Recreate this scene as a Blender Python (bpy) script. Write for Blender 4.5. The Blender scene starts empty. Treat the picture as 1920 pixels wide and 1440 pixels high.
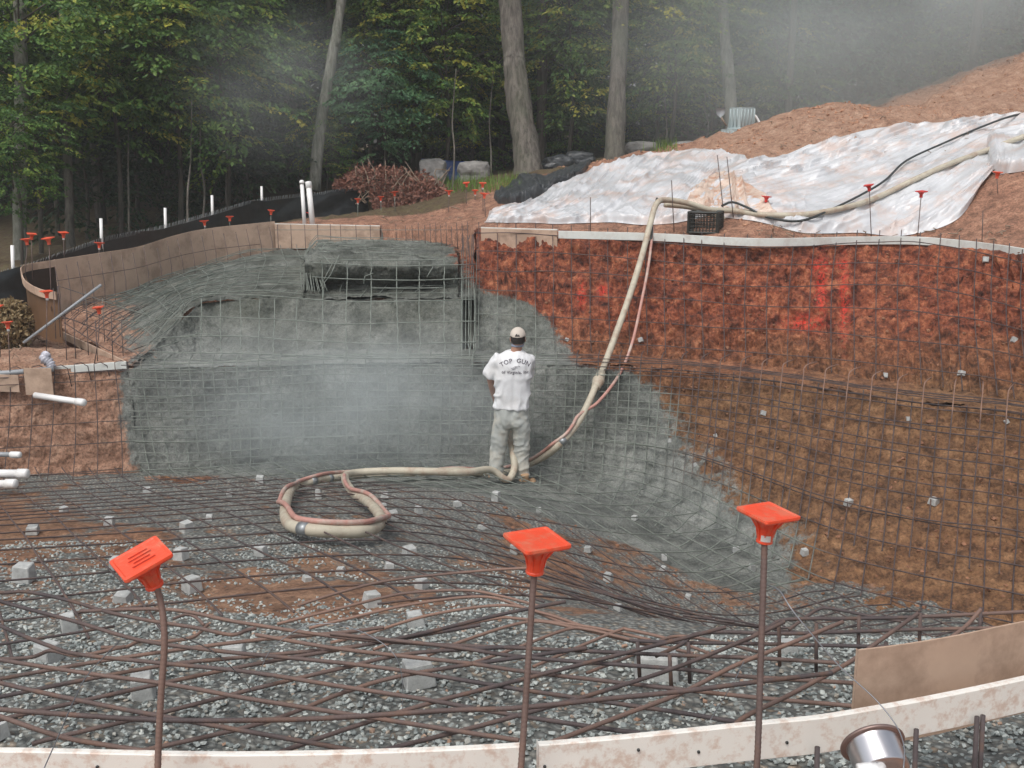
import bpy, bmesh, math, random
import numpy as np
from mathutils import Vector, Matrix
from mathutils.bvhtree import BVHTree
random.seed(7); rng = np.random.default_rng(7)
SC = bpy.context.scene
COL = SC.collection
R = math.radians
# ------------------------------------------------------------ camera, sky, sun, exposure
PITCH = R(13.0); EYE = 1.25; F = 2000.0
SP, CP = math.sin(PITCH), math.cos(PITCH)
cam_d = bpy.data.cameras.new('camera'); cam = bpy.data.objects.new('camera', cam_d); COL.objects.link(cam)
cam.location = (0, 0, EYE); cam.rotation_euler = (R(90) - PITCH, 0, 0)
cam_d.sensor_width = 36; cam_d.lens = 36 * F / 1920; cam_d.clip_end = 400; cam_d.clip_start = .05
SC.camera = cam
W = bpy.data.worlds.new('World'); SC.world = W; W.use_nodes = True
wt = W.node_tree; wt.nodes.clear()
wo = wt.nodes.new('ShaderNodeOutputWorld'); bg = wt.nodes.new('ShaderNodeBackground'); sk = wt.nodes.new('ShaderNodeTexSky')
sk.sky_type = 'NISHITA'; sk.sun_disc = False; sk.sun_elevation = R(58); sk.sun_rotation = R(200); sk.dust_density = 4; sk.air_density = 1.2
hs = wt.nodes.new('ShaderNodeHueSaturation'); hs.inputs['Saturation'].default_value = .35
wt.links.new(sk.outputs[0], hs.inputs['Color']); wt.links.new(hs.outputs[0], bg.inputs[0]); wt.links.new(bg.outputs[0], wo.inputs[0])
bg.inputs[1].default_value = .15
sun_d = bpy.data.lights.new('sun', 'SUN'); sun = bpy.data.objects.new('sun', sun_d); COL.objects.link(sun)
sun_d.energy = 1.3; sun_d.angle = R(22); sun_d.color = (1, .96, .9)
# light comes from behind the camera, a little left
sd = Vector((-.35, -.62, 1.15)).normalized()
sun.rotation_euler = sd.to_track_quat('Z', 'Y').to_euler(); sun.location = (0, 0, 20)
sk.sun_elevation = math.asin(sd.z); sk.sun_rotation = math.atan2(sd.x, sd.y)
SC.view_settings.view_transform = 'Standard'; SC.view_settings.look = 'None'
SC.view_settings.exposure = .15; SC.view_settings.gamma = 1; SC.view_settings.use_curve_mapping = False
SC.cycles.use_denoising = True
SC.cycles.max_bounces = 6; SC.cycles.volume_bounces = 3; SC.cycles.transparent_max_bounces = 8
HAZE = .0016
DUST = [((-1.9, 11.7, -1.75), (2.9, 1.05, 1.35), .75, 'pale cement dust drifting in front of the sprayed wall left of the worker'), ((9.0, 24.4, 3.9), (10.5, 2.5, 5.6), .42, 'dust cloud hanging over the soil mound at upper right'), ((-4.6, 21.8, 2.3), (2.8, 1.4, 2.2), .17, 'faint dust puff before the trees at upper left')]
# ------------------------------------------------------------ helpers
def P(px, py, d):
    v = (py - 720) / F
    return np.array([(px - 960) / F * d, d * (CP - v * SP), EYE - d * (SP + v * CP)])
def PZ(px, py, z):
    v = (py - 720) / F
    return P(px, py, (EYE - z) / (SP + v * CP))
def proj(p):
    p = np.asarray(p, float); x = p[..., 0]; y = p[..., 1]; z = p[..., 2] - EYE
    d = np.maximum(y * CP - z * SP, .05); u = y * SP + z * CP
    return 960 + F * x / d, 720 - F * u / d, d
def smooth(a, b, x):
    t = np.clip((x - a) / (b - a), 0, 1); return t * t * (3 - 2 * t)
def _h(ix, iy, iz, seed):
    n = (ix.astype(np.int64) * 73856093) ^ (iy.astype(np.int64) * 19349663) ^ (iz.astype(np.int64) * 83492791) ^ (seed * 2654435761)
    n = (n ^ (n >> 13)) * 1274126177; n = n & 0x7fffffff; n = n ^ (n >> 16)
    return (n & 0xffff) / 65535.0 * 2 - 1
def noise(p, f=1.0, seed=0):
    q = np.asarray(p, float) * f + 1000.0; i = np.floor(q).astype(np.int64); w = q - i; w = w * w * (3 - 2 * w)
    r = 0
    for a in (0, 1):
        for b in (0, 1):
            for c in (0, 1):
                ww = (w[..., 0] if a else 1 - w[..., 0]) * (w[..., 1] if b else 1 - w[..., 1]) * (w[..., 2] if c else 1 - w[..., 2])
                r = r + ww * _h(i[..., 0] + a, i[..., 1] + b, i[..., 2] + c, seed)
    return r
def fbm(p, f=1.0, o=4, seed=0, g=.5):
    r = 0; a = 1
    for k in range(o): r = r + a * noise(p, f, seed + k); f *= 2.03; a *= g
    return r
def link(o, parent=None):
    COL.objects.link(o)
    if parent is not None:
        o.parent = parent
        o.matrix_parent_inverse = Matrix.Translation(-Vector(parent.location)) if parent.rotation_euler.x == parent.rotation_euler.y == parent.rotation_euler.z == 0 else parent.matrix_basis.inverted()
    return o
def mesh(name, v, f, mat=None, parent=None, smooth_=True, attrs=None, uv=None, link_=True):
    me = bpy.data.meshes.new(name); v = np.asarray(v, np.float32).reshape(-1, 3)
    if isinstance(f, np.ndarray):
        n, k = f.shape; me.vertices.add(len(v)); me.vertices.foreach_set('co', v.ravel())
        me.loops.add(n * k); me.loops.foreach_set('vertex_index', f.astype(np.int32).ravel())
        me.polygons.add(n); me.polygons.foreach_set('loop_start', np.arange(0, n * k, k, dtype=np.int32))
        me.polygons.foreach_set('loop_total', np.full(n, k, np.int32)); me.update(calc_edges=True)
    else:
        me.from_pydata(v.tolist(), [], f)
    me.polygons.foreach_set('use_smooth', np.full(len(me.polygons), smooth_, bool))
    for k, a in (attrs or {}).items():
        a = np.asarray(a, np.float32)
        if a.ndim == 1:
            t = me.attributes.new(k, 'FLOAT', 'POINT'); t.data.foreach_set('value', a)
        else:
            t = me.attributes.new(k, 'FLOAT_VECTOR', 'POINT'); t.data.foreach_set('vector', a.ravel())
    if uv is not None:
        l = me.uv_layers.new(name='UVMap'); idx = np.empty(len(me.loops), np.int32); me.loops.foreach_get('vertex_index', idx)
        l.data.foreach_set('uv', np.asarray(uv, np.float32)[idx].ravel())
    if mat: me.materials.append(mat)
    o = bpy.data.objects.new(name, me)
    if link_: link(o, parent)
    return o
def tag(o, label=None, cat=None, group=None, kind=None):
    if label: o['label'] = label
    if cat: o['category'] = cat
    if group: o['group'] = group
    if kind: o['kind'] = kind
    return o
def empty(name, loc, label=None, cat=None, group=None, kind=None):
    o = bpy.data.objects.new(name, None); COL.objects.link(o); o.location = loc; o.empty_display_size = .1
    return tag(o, label, cat, group, kind)
def grid_faces(r, c, wrap=False):
    i = np.arange(r - 1)[:, None]; cc = c if wrap else c - 1; j = np.arange(cc)[None, :]; j2 = (j + 1) % c
    a = i * c + j; b = i * c + j2; d = (i + 1) * c + j; e = (i + 1) * c + j2
    return np.stack([a, b, e, d], -1).reshape(-1, 4)
def catmull(pts, t):
    pts = np.asarray(pts, float); n = len(pts); t = np.clip(np.asarray(t, float), 0, 1) * (n - 1)
    i = np.minimum(np.floor(t).astype(int), n - 2); w = (t - i)
    sh = (-1,) + (1,) * (pts.ndim - 1) if t.ndim == 1 else None
    p0 = np.where(((i - 1) >= 0).reshape(sh), pts[np.maximum(i - 1, 0)], 2 * pts[0] - pts[1])
    p3 = np.where(((i + 2) < n).reshape(sh), pts[np.minimum(i + 2, n - 1)], 2 * pts[-1] - pts[-2])
    p1 = pts[i]; p2 = pts[i + 1]; w = w.reshape(sh)
    return .5 * ((2 * p1) + (-p0 + p2) * w + (2 * p0 - 5 * p1 + 4 * p2 - p3) * w ** 2 + (-p0 + 3 * p1 - 3 * p2 + p3) * w ** 3)
def spline(pts, n=None, step=None):
    pts = np.asarray(pts, float)
    q = catmull(pts, np.linspace(0, 1, 40 * len(pts))); s = np.r_[0, np.cumsum(np.linalg.norm(np.diff(q, axis=0), axis=1))]
    if n is None: n = max(2, int(s[-1] / step) + 1)
    t = np.linspace(0, s[-1], n); return np.stack([np.interp(t, s, q[:, k]) for k in range(q.shape[1])], -1)
def tube_vf(pts, r, sides=6, caps=True):
    pts = np.asarray(pts, float); n = len(pts); r = np.broadcast_to(np.asarray(r, float), (n,))
    T = np.gradient(pts, axis=0); T /= np.linalg.norm(T, axis=1)[:, None] + 1e-12
    ref = np.array([0, 0, 1.]) if abs(T[:, 2]).mean() < .8 else np.array([0, 1., 0])
    N = np.cross(T, ref); bad = np.linalg.norm(N, axis=1) < 1e-3; N[bad] = np.cross(T[bad], [1., 0, 0])
    N /= np.linalg.norm(N, axis=1)[:, None]
    for k in range(1, n):
        m = N[k - 1] - T[k] * np.dot(N[k - 1], T[k]); l = np.linalg.norm(m)
        if l > 1e-4: N[k] = m / l
    B = np.cross(T, N); a = np.linspace(0, 2 * math.pi, sides, endpoint=False)
    v = pts[:, None] + r[:, None, None] * (np.cos(a)[None, :, None] * N[:, None] + np.sin(a)[None, :, None] * B[:, None])
    f = grid_faces(n, sides, True); v = v.reshape(-1, 3); f = [tuple(x) for x in f.tolist()]
    if caps: f.append(tuple(range(sides))[::-1]); f.append(tuple(range((n - 1) * sides, n * sides)))
    return v, f
def tube(name, pts, r, mat, parent=None, sides=6, attrs=None):
    v, f = tube_vf(pts, r, sides); return mesh(name, v, f, mat, parent, attrs=attrs(v) if attrs else None)
class MB:
    def __init__(s): s.v = []; s.f = []; s.n = 0
    def add(s, v, f):
        v = np.asarray(v, float).reshape(-1, 3); s.v.append(v); s.f += [tuple(i + s.n for i in q) for q in (f.tolist() if isinstance(f, np.ndarray) else f)]; s.n += len(v); return s
    def box(s, c, size, M=None):
        x, y, z = [q / 2 for q in size]; v = np.array([[a, b, d] for a in (-x, x) for b in (-y, y) for d in (-z, z)])
        if M is not None: v = v @ np.array(M).T[:3, :3] if not isinstance(M, np.ndarray) else v @ M.T
        return s.add(v + np.array(c), [(0, 1, 3, 2), (4, 6, 7, 5), (0, 4, 5, 1), (2, 3, 7, 6), (0, 2, 6, 4), (1, 5, 7, 3)])
    def tube(s, pts, r, sides=6): return s.add(*tube_vf(pts, r, sides))
    def build(s, name, mat, parent=None, smooth_=False, attrs=None):
        v = np.concatenate(s.v); return mesh(name, v, s.f, mat, parent, smooth_, attrs(v) if attrs else None)
def bevel(o, w=.004, seg=2):
    m = o.modifiers.new('bevel', 'BEVEL'); m.width = w; m.segments = seg; m.limit_method = 'ANGLE'; return o
def lathe(prof, sides=24):
    a = np.linspace(0, 2 * math.pi, sides, endpoint=False); pr = np.array(prof)
    v = np.stack([pr[:, 0:1] * np.cos(a), pr[:, 0:1] * np.sin(a), np.repeat(pr[:, 1:2], sides, 1)], -1)
    return v.reshape(-1, 3), [tuple(x) for x in grid_faces(len(pr), sides, True).tolist()]
def rotz(a): c, s = math.cos(a), math.sin(a); return np.array([[c, -s, 0], [s, c, 0], [0, 0, 1.]])
def rbf(pts, eps=.6, lam=1e-3):
    pts = np.asarray(pts, float); xy = pts[:, :2]; z = pts[:, 2]; n = len(xy)
    ph = lambda a: np.sqrt(a + eps * eps)
    D = ((xy[:, None] - xy[None]) ** 2).sum(-1); A = np.zeros((n + 1, n + 1)); A[:n, :n] = ph(D) + lam * np.eye(n) * -1; A[:n, n] = 1; A[n, :n] = 1
    w = np.linalg.solve(A, np.r_[z, 0])
    def f(x, y):
        x = np.asarray(x, float); y = np.asarray(y, float); sh = x.shape; x = x.ravel(); y = y.ravel(); out = np.empty(len(x))
        for a in range(0, len(x), 20000):
            s = slice(a, a + 20000); D = (x[s, None] - xy[:, 0]) ** 2 + (y[s, None] - xy[:, 1]) ** 2; out[s] = ph(D) @ w[:n] + w[n]
        return out.reshape(sh)
    return f
def inpoly(x, y, poly):
    r = np.zeros(np.shape(x), bool); n = len(poly)
    for i in range(n):
        x1, y1 = poly[i][:2]; x2, y2 = poly[(i + 1) % n][:2]
        if y1 == y2: continue
        r ^= ((y1 > y) != (y2 > y)) & (x < (x2 - x1) * (y - y1) / (y2 - y1) + x1)
    return r
# ------------------------------------------------------------ materials
class NT:
    def __init__(s, name):
        s.m = bpy.data.materials.new(name); s.m.use_nodes = True; s.t = s.m.node_tree; s.b = s.t.nodes['Principled BSDF']; s.b.inputs['Roughness'].default_value = .85
    def n(s, typ, **k):
        o = s.t.nodes.new('ShaderNode' + typ)
        for a, b in k.items(): setattr(o, a, b)
        return o
    def l(s, a, b): s.t.links.new(a, b)
    def pos(s): return s.n('NewGeometry').outputs['Position']
    def obj(s): return s.n('TexCoord').outputs['Object']
    def noise(s, scale, detail=4, rough=.6, vec=None, out='Fac'):
        o = s.n('TexNoise'); o.inputs['Scale'].default_value = scale; o.inputs['Detail'].default_value = detail; o.inputs['Roughness'].default_value = rough
        s.l(vec if vec is not None else s.pos(), o.inputs['Vector']); return o.outputs[out]
    def ramp(s, fac, *st):
        o = s.n('ValToRGB'); e = o.color_ramp.elements
        while len(e) < len(st): e.new(.5)
        for i, (p, c) in enumerate(st): e[i].position = p; e[i].color = (*c, 1) if not isinstance(c, (int, float)) else (c, c, c, 1)
        s.l(fac, o.inputs[0]); return o.outputs[0]
    def mix(s, fac, a, b, typ='MIX'):
        o = s.n('Mix', data_type='RGBA', blend_type=typ)
        for sock, x in ((o.inputs[0], fac), (o.inputs[6], a), (o.inputs[7], b)):
            if isinstance(x, (int, float)): sock.default_value = x
            elif isinstance(x, tuple): sock.default_value = (*x, 1)
            else: s.l(x, sock)
        return o.outputs[2]
    def math(s, op, a, b=0.0, clamp=False):
        o = s.n('Math', operation=op, use_clamp=clamp)
        for sock, x in ((o.inputs[0], a), (o.inputs[1], b)):
            if isinstance(x, (int, float)): sock.default_value = x
            else: s.l(x, sock)
        return o.outputs[0]
    def attr(s, name, out='Fac'): o = s.n('Attribute'); o.attribute_name = name; return o.outputs[out]
    def bump(s, h, strength=.5, dist=.02):
        o = s.n('Bump'); o.inputs['Strength'].default_value = strength; o.inputs['Distance'].default_value = dist; s.l(h, o.inputs['Height']); s.l(o.outputs[0], s.b.inputs['Normal'])
    def col(s, c):
        if isinstance(c, tuple): s.b.inputs['Base Color'].default_value = (*c, 1)
        else: s.l(c, s.b.inputs['Base Color'])
        return s
    def rough(s, r):
        if isinstance(r, (int, float)): s.b.inputs['Roughness'].default_value = r
        else: s.l(r, s.b.inputs['Roughness'])
        return s
def plain(name, c, rough=.7, var=.25, scale=8, metal=0, bump=.0, dirt=None, dirt_amt=.5, dscale=3):
    n = NT(name); f = n.noise(scale, 5); lo = tuple(x * (1 - var) for x in c); hi = tuple(min(1, x * (1 + var)) for x in c)
    col = n.ramp(f, (.3, lo), (.7, hi))
    if dirt: col = n.mix(n.math('MULTIPLY', n.ramp(n.noise(dscale, 8, .7), (.48, 0.), (.62, 1.)), dirt_amt), col, dirt)
    n.col(col).rough(rough); n.b.inputs['Metallic'].default_value = metal
    if bump: n.bump(n.noise(scale * 6, 4), bump, .01)
    return n.m
M = {}
def clay_colour(n):
    big = n.noise(1.3, 5, .6); fine = n.noise(38, 5, .75); mid = n.noise(7, 6, .7)
    red = n.ramp(mid, (.34, (.035, .01, .006)), (.44, (.13, .034, .018)), (.54, (.25, .07, .033)), (.68, (.42, .16, .08)))
    och = n.ramp(mid, (.33, (.05, .024, .013)), (.47, (.15, .075, .036)), (.58, (.22, .115, .055)), (.75, (.33, .19, .10)))
    tan = n.ramp(mid, (.3, (.2, .105, .068)), (.5, (.34, .2, .135)), (.75, (.48, .33, .24)))
    c = n.mix(n.math('ADD', n.attr('ochre'), n.math('MULTIPLY', n.math('SUBTRACT', big, .5), .9), True), red, och)
    c = n.mix(n.math('MULTIPLY', n.attr('tan'), 1.0, True), c, tan)
    sp = n.ramp(fine, (.34, .42), (.5, 1.), (.68, 1.35))
    return n.mix(1.0, c, sp, 'MULTIPLY'), fine, mid
def concrete_colour(n):
    a = n.noise(2.2, 6, .65); f = n.noise(55, 4, .7)
    c = n.ramp(a, (.32, (.10, .108, .1)), (.47, (.185, .197, .183)), (.68, (.30, .31, .29)))
    c = n.mix(n.ramp(n.noise(6, 8, .8), (.36, .75), (.47, 0.)), c, (.075, .085, .075))
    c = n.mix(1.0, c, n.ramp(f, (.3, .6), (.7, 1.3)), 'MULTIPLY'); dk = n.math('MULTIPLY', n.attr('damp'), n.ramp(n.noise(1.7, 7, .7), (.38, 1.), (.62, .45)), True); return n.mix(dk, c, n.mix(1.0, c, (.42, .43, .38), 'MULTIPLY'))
def earth():
    n = NT('sprayed_earth'); c, fine, mid = clay_colour(n); g = concrete_colour(n)
    w = n.attr('wet'); e = n.math('ADD', w, n.math('MULTIPLY', n.math('SUBTRACT', n.noise(3.2, 10, .85), .5), 2.3)); k = n.ramp(e, (.42, 0.), (.6, 1.))
    c = n.mix(k, c, g)
    p = n.math('MULTIPLY', n.attr('paint'), n.ramp(n.noise(22, 7, .85), (.47, 0.), (.53, 1.)))
    c = n.mix(p, c, (.62, .05, .03)); n.col(c); n.rough(.9)
    n.bump(n.math('ADD', n.math('MULTIPLY', fine, .6), mid), .55, .03); return n.m
def floor_mat():
    n = NT('gravel_bed'); c, fine, mid = clay_colour(n); g = concrete_colour(n)
    v = n.n('TexVoronoi'); v.inputs['Scale'].default_value = 36; n.l(n.pos(), v.inputs['Vector'])
    cell = n.ramp(n.noise(1, 1, .5, v.outputs['Color']), (.25, (.17, .185, .175)), (.45, (.3, .315, .3)), (.6, (.43, .43, .39)), (.8, (.42, .3, .2)))
    cell = n.mix(1.0, cell, n.ramp(v.outputs['Distance'], (.0, 1.15), (.55, .35)), 'MULTIPLY')
    gk = n.math('ADD', n.attr('gravel'), n.math('MULTIPLY', n.math('SUBTRACT', n.noise(2.0, 7, .75), .5), 1.5)); gk = n.ramp(gk, (.44, 0.), (.54, 1.))
    c = n.mix(gk, c, cell)
    e = n.math('ADD', n.attr('wet'), n.math('MULTIPLY', n.math('SUBTRACT', n.noise(3.5, 6, .7), .5), .9)); c = n.mix(n.ramp(e, (.42, 0.), (.62, 1.)), c, g)
    n.col(c).rough(.9)
    n.bump(n.math('ADD', n.math('MULTIPLY', n.math('SUBTRACT', 1.0, v.outputs['Distance']), gk), n.math('MULTIPLY', fine, .5)), .7, .03); return n.m
def terrain_mat():
    n = NT('bare_soil'); c, fine, mid = clay_colour(n)
    l = n.ramp(n.noise(9, 7, .75), (.3, (.035, .024, .014)), (.5, (.10, .065, .035)), (.66, (.12, .12, .045)), (.8, (.2, .15, .09)))
    k = n.math('ADD', n.attr('litter'), n.math('MULTIPLY', n.math('SUBTRACT', n.noise(1.6, 6, .7), .5), .6)); c = n.mix(n.ramp(k, (.42, 0.), (.58, 1.)), c, l)
    n.col(c).rough(.95); n.bump(n.math('ADD', n.math('MULTIPLY', fine, .6), mid), .6, .04); return n.m
M['earth'] = earth(); M['floor'] = floor_mat(); M['soil'] = terrain_mat()
def rebar_mat():
    n = NT('rebar_steel'); f = n.noise(9, 4, .6)
    c = n.ramp(f, (.3, (.05, .04, .042)), (.5, (.085, .068, .07)), (.62, (.125, .08, .065)), (.75, (.18, .11, .085)))
    c = n.mix(n.attr('rust_lit'), c, (.30, .185, .14)); c = n.mix(n.attr('wet'), c, n.ramp(f, (.3, (.13, .15, .13)), (.7, (.25, .275, .245))))  # one pale tint serves real rust and the painted light on hook tops
    n.col(c).rough(.75); n.b.inputs['Metallic'].default_value = .15; return n.m
M['rebar'] = rebar_mat()
M['mdf'] = plain('hardboard', (.50, .36, .27), .7, .10, 5, dirt=(.2, .13, .09), dirt_amt=.5)
M['mdf_dark'] = plain('wet_hardboard', (.13, .07, .035), .6, .15, 5)
M['white_board'] = plain('white_form_board', (.76, .74, .69), .6, .05, 4, dirt=(.45, .24, .14), dirt_amt=.5, dscale=26)
M['white_clean'] = plain('white_painted_board', (.66, .68, .65), .5, .06, 4, dirt=(.4, .33, .28), dirt_amt=.35, dscale=5)
M['pvc'] = plain('white_pvc', (.8, .8, .79), .35, .03, 5)
M['conduit'] = plain('grey_conduit', (.3, .32, .34), .45, .08, 5)
M['cap'] = plain('orange_cap_plastic', (.78, .085, .035), .38, .08, 14, bump=.15, dirt=(.6, .2, .12), dirt_amt=.6, dscale=22)
M['cap_red'] = plain('red_cap_plastic', (.6, .035, .03), .45, .06, 10)
M['block'] = plain('spacer_concrete', (.42, .43, .42), .9, .22, 30, bump=.4)
M['hose'] = plain('dusty_hose_rubber', (.47, .43, .34), .6, .12, 9, dirt=(.32, .2, .14), dirt_amt=.6, dscale=5)
M['airhose'] = plain('faded_red_hose', (.46, .24, .2), .55, .15, 9, dirt=(.5, .42, .36), dirt_amt=.95, dscale=3)
M['black_hose'] = plain('black_hose_rubber', (.03, .035, .035), .5, .2, 9)
M['clamp'] = plain('galvanised_clamp', (.3, .32, .33), .45, .1, 20, metal=.6)
M['tarp'] = plain('white_plastic_sheet', (.57, .58, .60), .32, .05, 2, dirt=(.55, .36, .27), dirt_amt=.5, dscale=1.6)
M['fabric'] = plain('black_silt_fabric', (.022, .026, .028), .42, .4, 6)
M['blackplastic'] = plain('black_plastic_sheet', (.05, .055, .06), .4, .3, 6)
M['rock'] = plain('grey_boulder_stone', (.28, .27, .26), .9, .35, 4, bump=.6)
M['steel'] = plain('stainless_steel', (.62, .61, .63), .28, .05, 5, metal=1)
M['bin'] = plain('grey_bin_plastic', (.36, .43, .44), .5, .05, 4)
M['blackcrate'] = plain('black_crate_plastic', (.025, .028, .025), .5, .2, 6)
M['blue'] = plain('blue_tarp_plastic', (.02, .06, .2), .5, .2, 3)
M['straw'] = plain('dry_straw', (.34, .24, .13), .9, .35, 12)
M['stick'] = plain('dry_wood', (.25, .19, .14), .9, .3, 8)
M['wire'] = plain('tie_wire', (.25, .26, .28), .45, .1, 8, metal=.7)
def bark(name, a, b, sc=1.0):
    n = NT(name); t = n.n('TexCoord'); mp = n.n('Mapping'); mp.inputs['Scale'].default_value = (14 * sc, 14 * sc, 2.2 * sc); n.l(n.pos(), mp.inputs[0])
    f = n.noise(1, 6, .7, mp.outputs[0]); c = n.ramp(f, (.35, a), (.62, b)); c = n.mix(n.math('MULTIPLY', n.ramp(n.noise(1.2, 4), (.45, 0.), (.65, 1.)), .45), c, (.08, .1, .06)); n.col(c).rough(.95); n.bump(f, .9, .05); return n.m
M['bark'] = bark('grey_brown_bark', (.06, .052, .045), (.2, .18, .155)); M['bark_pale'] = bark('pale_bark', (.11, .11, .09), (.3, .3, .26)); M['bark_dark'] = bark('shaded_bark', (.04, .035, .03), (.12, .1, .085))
def leafmat(name, stops, spec=.5):
    n = NT(name); c = n.ramp(n.attr('tone'), *stops); n.col(c).rough(.55)
    tr = n.n('BsdfTranslucent'); n.l(c, tr.inputs[0]); mx = n.n('MixShader'); mx.inputs[0].default_value = .3
    out = n.t.nodes['Material Output']; n.l(n.b.outputs[0], mx.inputs[1]); n.l(tr.outputs[0], mx.inputs[2]); n.l(mx.outputs[0], out.inputs[0]); return n.m
M['leaf'] = leafmat('green_leaves', ((.0, (.02, .06, .012)), (.42, (.075, .17, .032)), (.72, (.18, .28, .05)), (1., (.42, .4, .06))))
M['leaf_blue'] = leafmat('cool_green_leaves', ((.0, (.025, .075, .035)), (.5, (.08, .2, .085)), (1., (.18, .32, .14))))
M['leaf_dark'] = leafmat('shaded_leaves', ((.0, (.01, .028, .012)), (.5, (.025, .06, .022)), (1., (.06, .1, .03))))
M['leaf_brown'] = leafmat('dead_leaves', ((.0, (.09, .035, .025)), (.5, (.24, .1, .07)), (1., (.4, .2, .14))))
def stone_mat():
    n = NT('crushed_stone'); c = n.ramp(n.attr('tone'), (0., (.17, .195, .19)), (.5, (.33, .36, .35)), (.9, (.49, .52, .49)), (.95, (.36, .33, .28)), (1., (.36, .22, .15)))
    c = n.mix(1.0, c, n.ramp(n.noise(120, 3), (.3, .8), (.7, 1.2)), 'MULTIPLY'); n.col(c).rough(.85); return n.m
M['stone'] = stone_mat()
# ------------------------------------------------------------ the excavation: control lines (measured on the photograph, placed at real depth)
NB_px = [(-300, 1404), (0, 1400), (480, 1407), (985, 1390), (1417, 1350), (1600, 1328), (1920, 1265), (2300, 1170)]
NB = np.array([PZ(x, y, 0.0) for x, y in NB_px])
RIM_px = [(893, 427), (1050, 431), (1230, 440), (1410, 449), (1610, 446), (1740, 448), (1920, 471), (2150, 530)]
RIM = np.array([PZ(x, y, 0.0) for x, y in RIM_px])
RWB_px = [(893, 655), (1050, 660), (1230, 668), (1410, 683), (1610, 708), (1740, 727), (1920, 752), (2150, 800)]
RWB = np.array([PZ(x, y, -1.36) for x, y in RWB_px])
L_px = [(240, 690), (350, 690), (500, 685), (700, 680), (900, 681), (1100, 684), (1280, 692), (1450, 712), (1600, 735), (1750, 757), (1920, 775), (2150, 820)]
B_px = [(268, 892), (370, 888), (500, 876), (700, 868), (890, 868), (1090, 893), (1260, 940), (1410, 1030), (1540, 1110), (1710, 1160), (1900, 1200), (2150, 1260)]
L = np.array([PZ(x, y, -1.36) for x, y in L_px]); B = np.array([PZ(x, y, -2.52) for x, y in B_px])
UWB_px = [(245, 690), (300, 680), (350, 668), (400, 660), (600, 655), (893, 655)]
UWT_px = [(246, 686), (300, 640), (350, 592), (400, 564), (600, 562), (893, 562)]
UWB = np.array([PZ(x, y, -1.36) for x, y in UWB_px])
UWT = np.array([P(246, 686, 12.45), P(300, 640, 12.95), P(350, 592, 13.5), P(400, 564, 13.9), P(600, 562, 13.95), P(893, 562, 13.95)])
BAND_T = [(42, 510, 14), (60, 497, 14.6), (103, 487, 15), (194, 473, 15.7), (261, 462, 16.3), (333, 440, 17.2), (400, 427, 17.9), (515, 415, 18.7)]
BAND_B = [(42, 590, 14), (60, 590, 14.6), (103, 580, 15), (194, 562, 15.7), (261, 545, 16.3), (333, 516, 17.2), (400, 491, 17.9), (515, 466, 18.7)]
ROUND = [(42, 512, 14), (50, 527, 13.6), (75, 541, 13.2), (105, 547, 13.1)]
BLK_T = np.array([PZ(x, y, -1.36) for x, y in [(-260, 706), (-100, 704), (0, 701), (120, 695), (236, 689)]])
BLK_B = np.array([PZ(x, y, -2.56) for x, y in [(-260, 915), (-100, 912), (0, 908), (120, 902), (266, 894)]])
def W2(px, py, d): return P(px, py, d)
SHT = np.array([P(107, 612, 14.5), P(150, 575, 15.35), P(240, 550, 16.1), P(333, 518, 17.2), P(480, 476, 18.4), P(620, 464, 18.7), P(900, 452, 17.8)])
SHB = UWT
# floor height field
fl = [(0, 1430, -.42), (960, 1430, -.42), (1600, 1350, -.42), (-300, 1430, -.42), (2200, 1300, -.5),
      (270, 1310, -.5), (900, 1310, -.5), (1500, 1260, -.52), (1900, 1300, -.48),
      (130, 1190, -.76), (780, 1175, -.7), (1300, 1225, -.62), (1600, 1212, -.66), (1000, 1160, -.74), (1900, 1215, -.8),
      (0, 1090, -.97), (700, 1128, -.86), (400, 1100, -.95), (-400, 1080, -.97),
      (340, 1050, -1.14), (0, 1000, -1.45), (740, 970, -1.66), (930, 940, -2.05), (600, 940, -2.0), (300, 940, -2.15), (0, 925, -2.35), (-300, 930, -2.3),
      (980, 905, -2.5), (700, 880, -2.53), (300, 900, -2.53), (1245, 1060, -2.46), (1335, 1165, -2.44), (1140, 1090, -2.12), (1500, 1130, -2.52), (1100, 960, -2.42),
      (1000, 1010, -2.02), (930, 1085, -1.28), (1080, 1125, -1.45), (850, 1040, -1.32), (1920, 1185, -2.5), (1700, 1150, -2.5), (1400, 1000, -2.55), (900, 800, -2.6), (500, 800, -2.6), (1500, 900, -2.6)]
FLP = [PZ(*q) for q in fl] + [np.array([1.2, 5.0, -1.25]), np.array([2.2, 5.0, -1.45]), np.array([2.0, 6.3, -2.3]), np.array([3.6, 5.5, -2.1])]
fh = rbf(FLP, .5)
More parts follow.
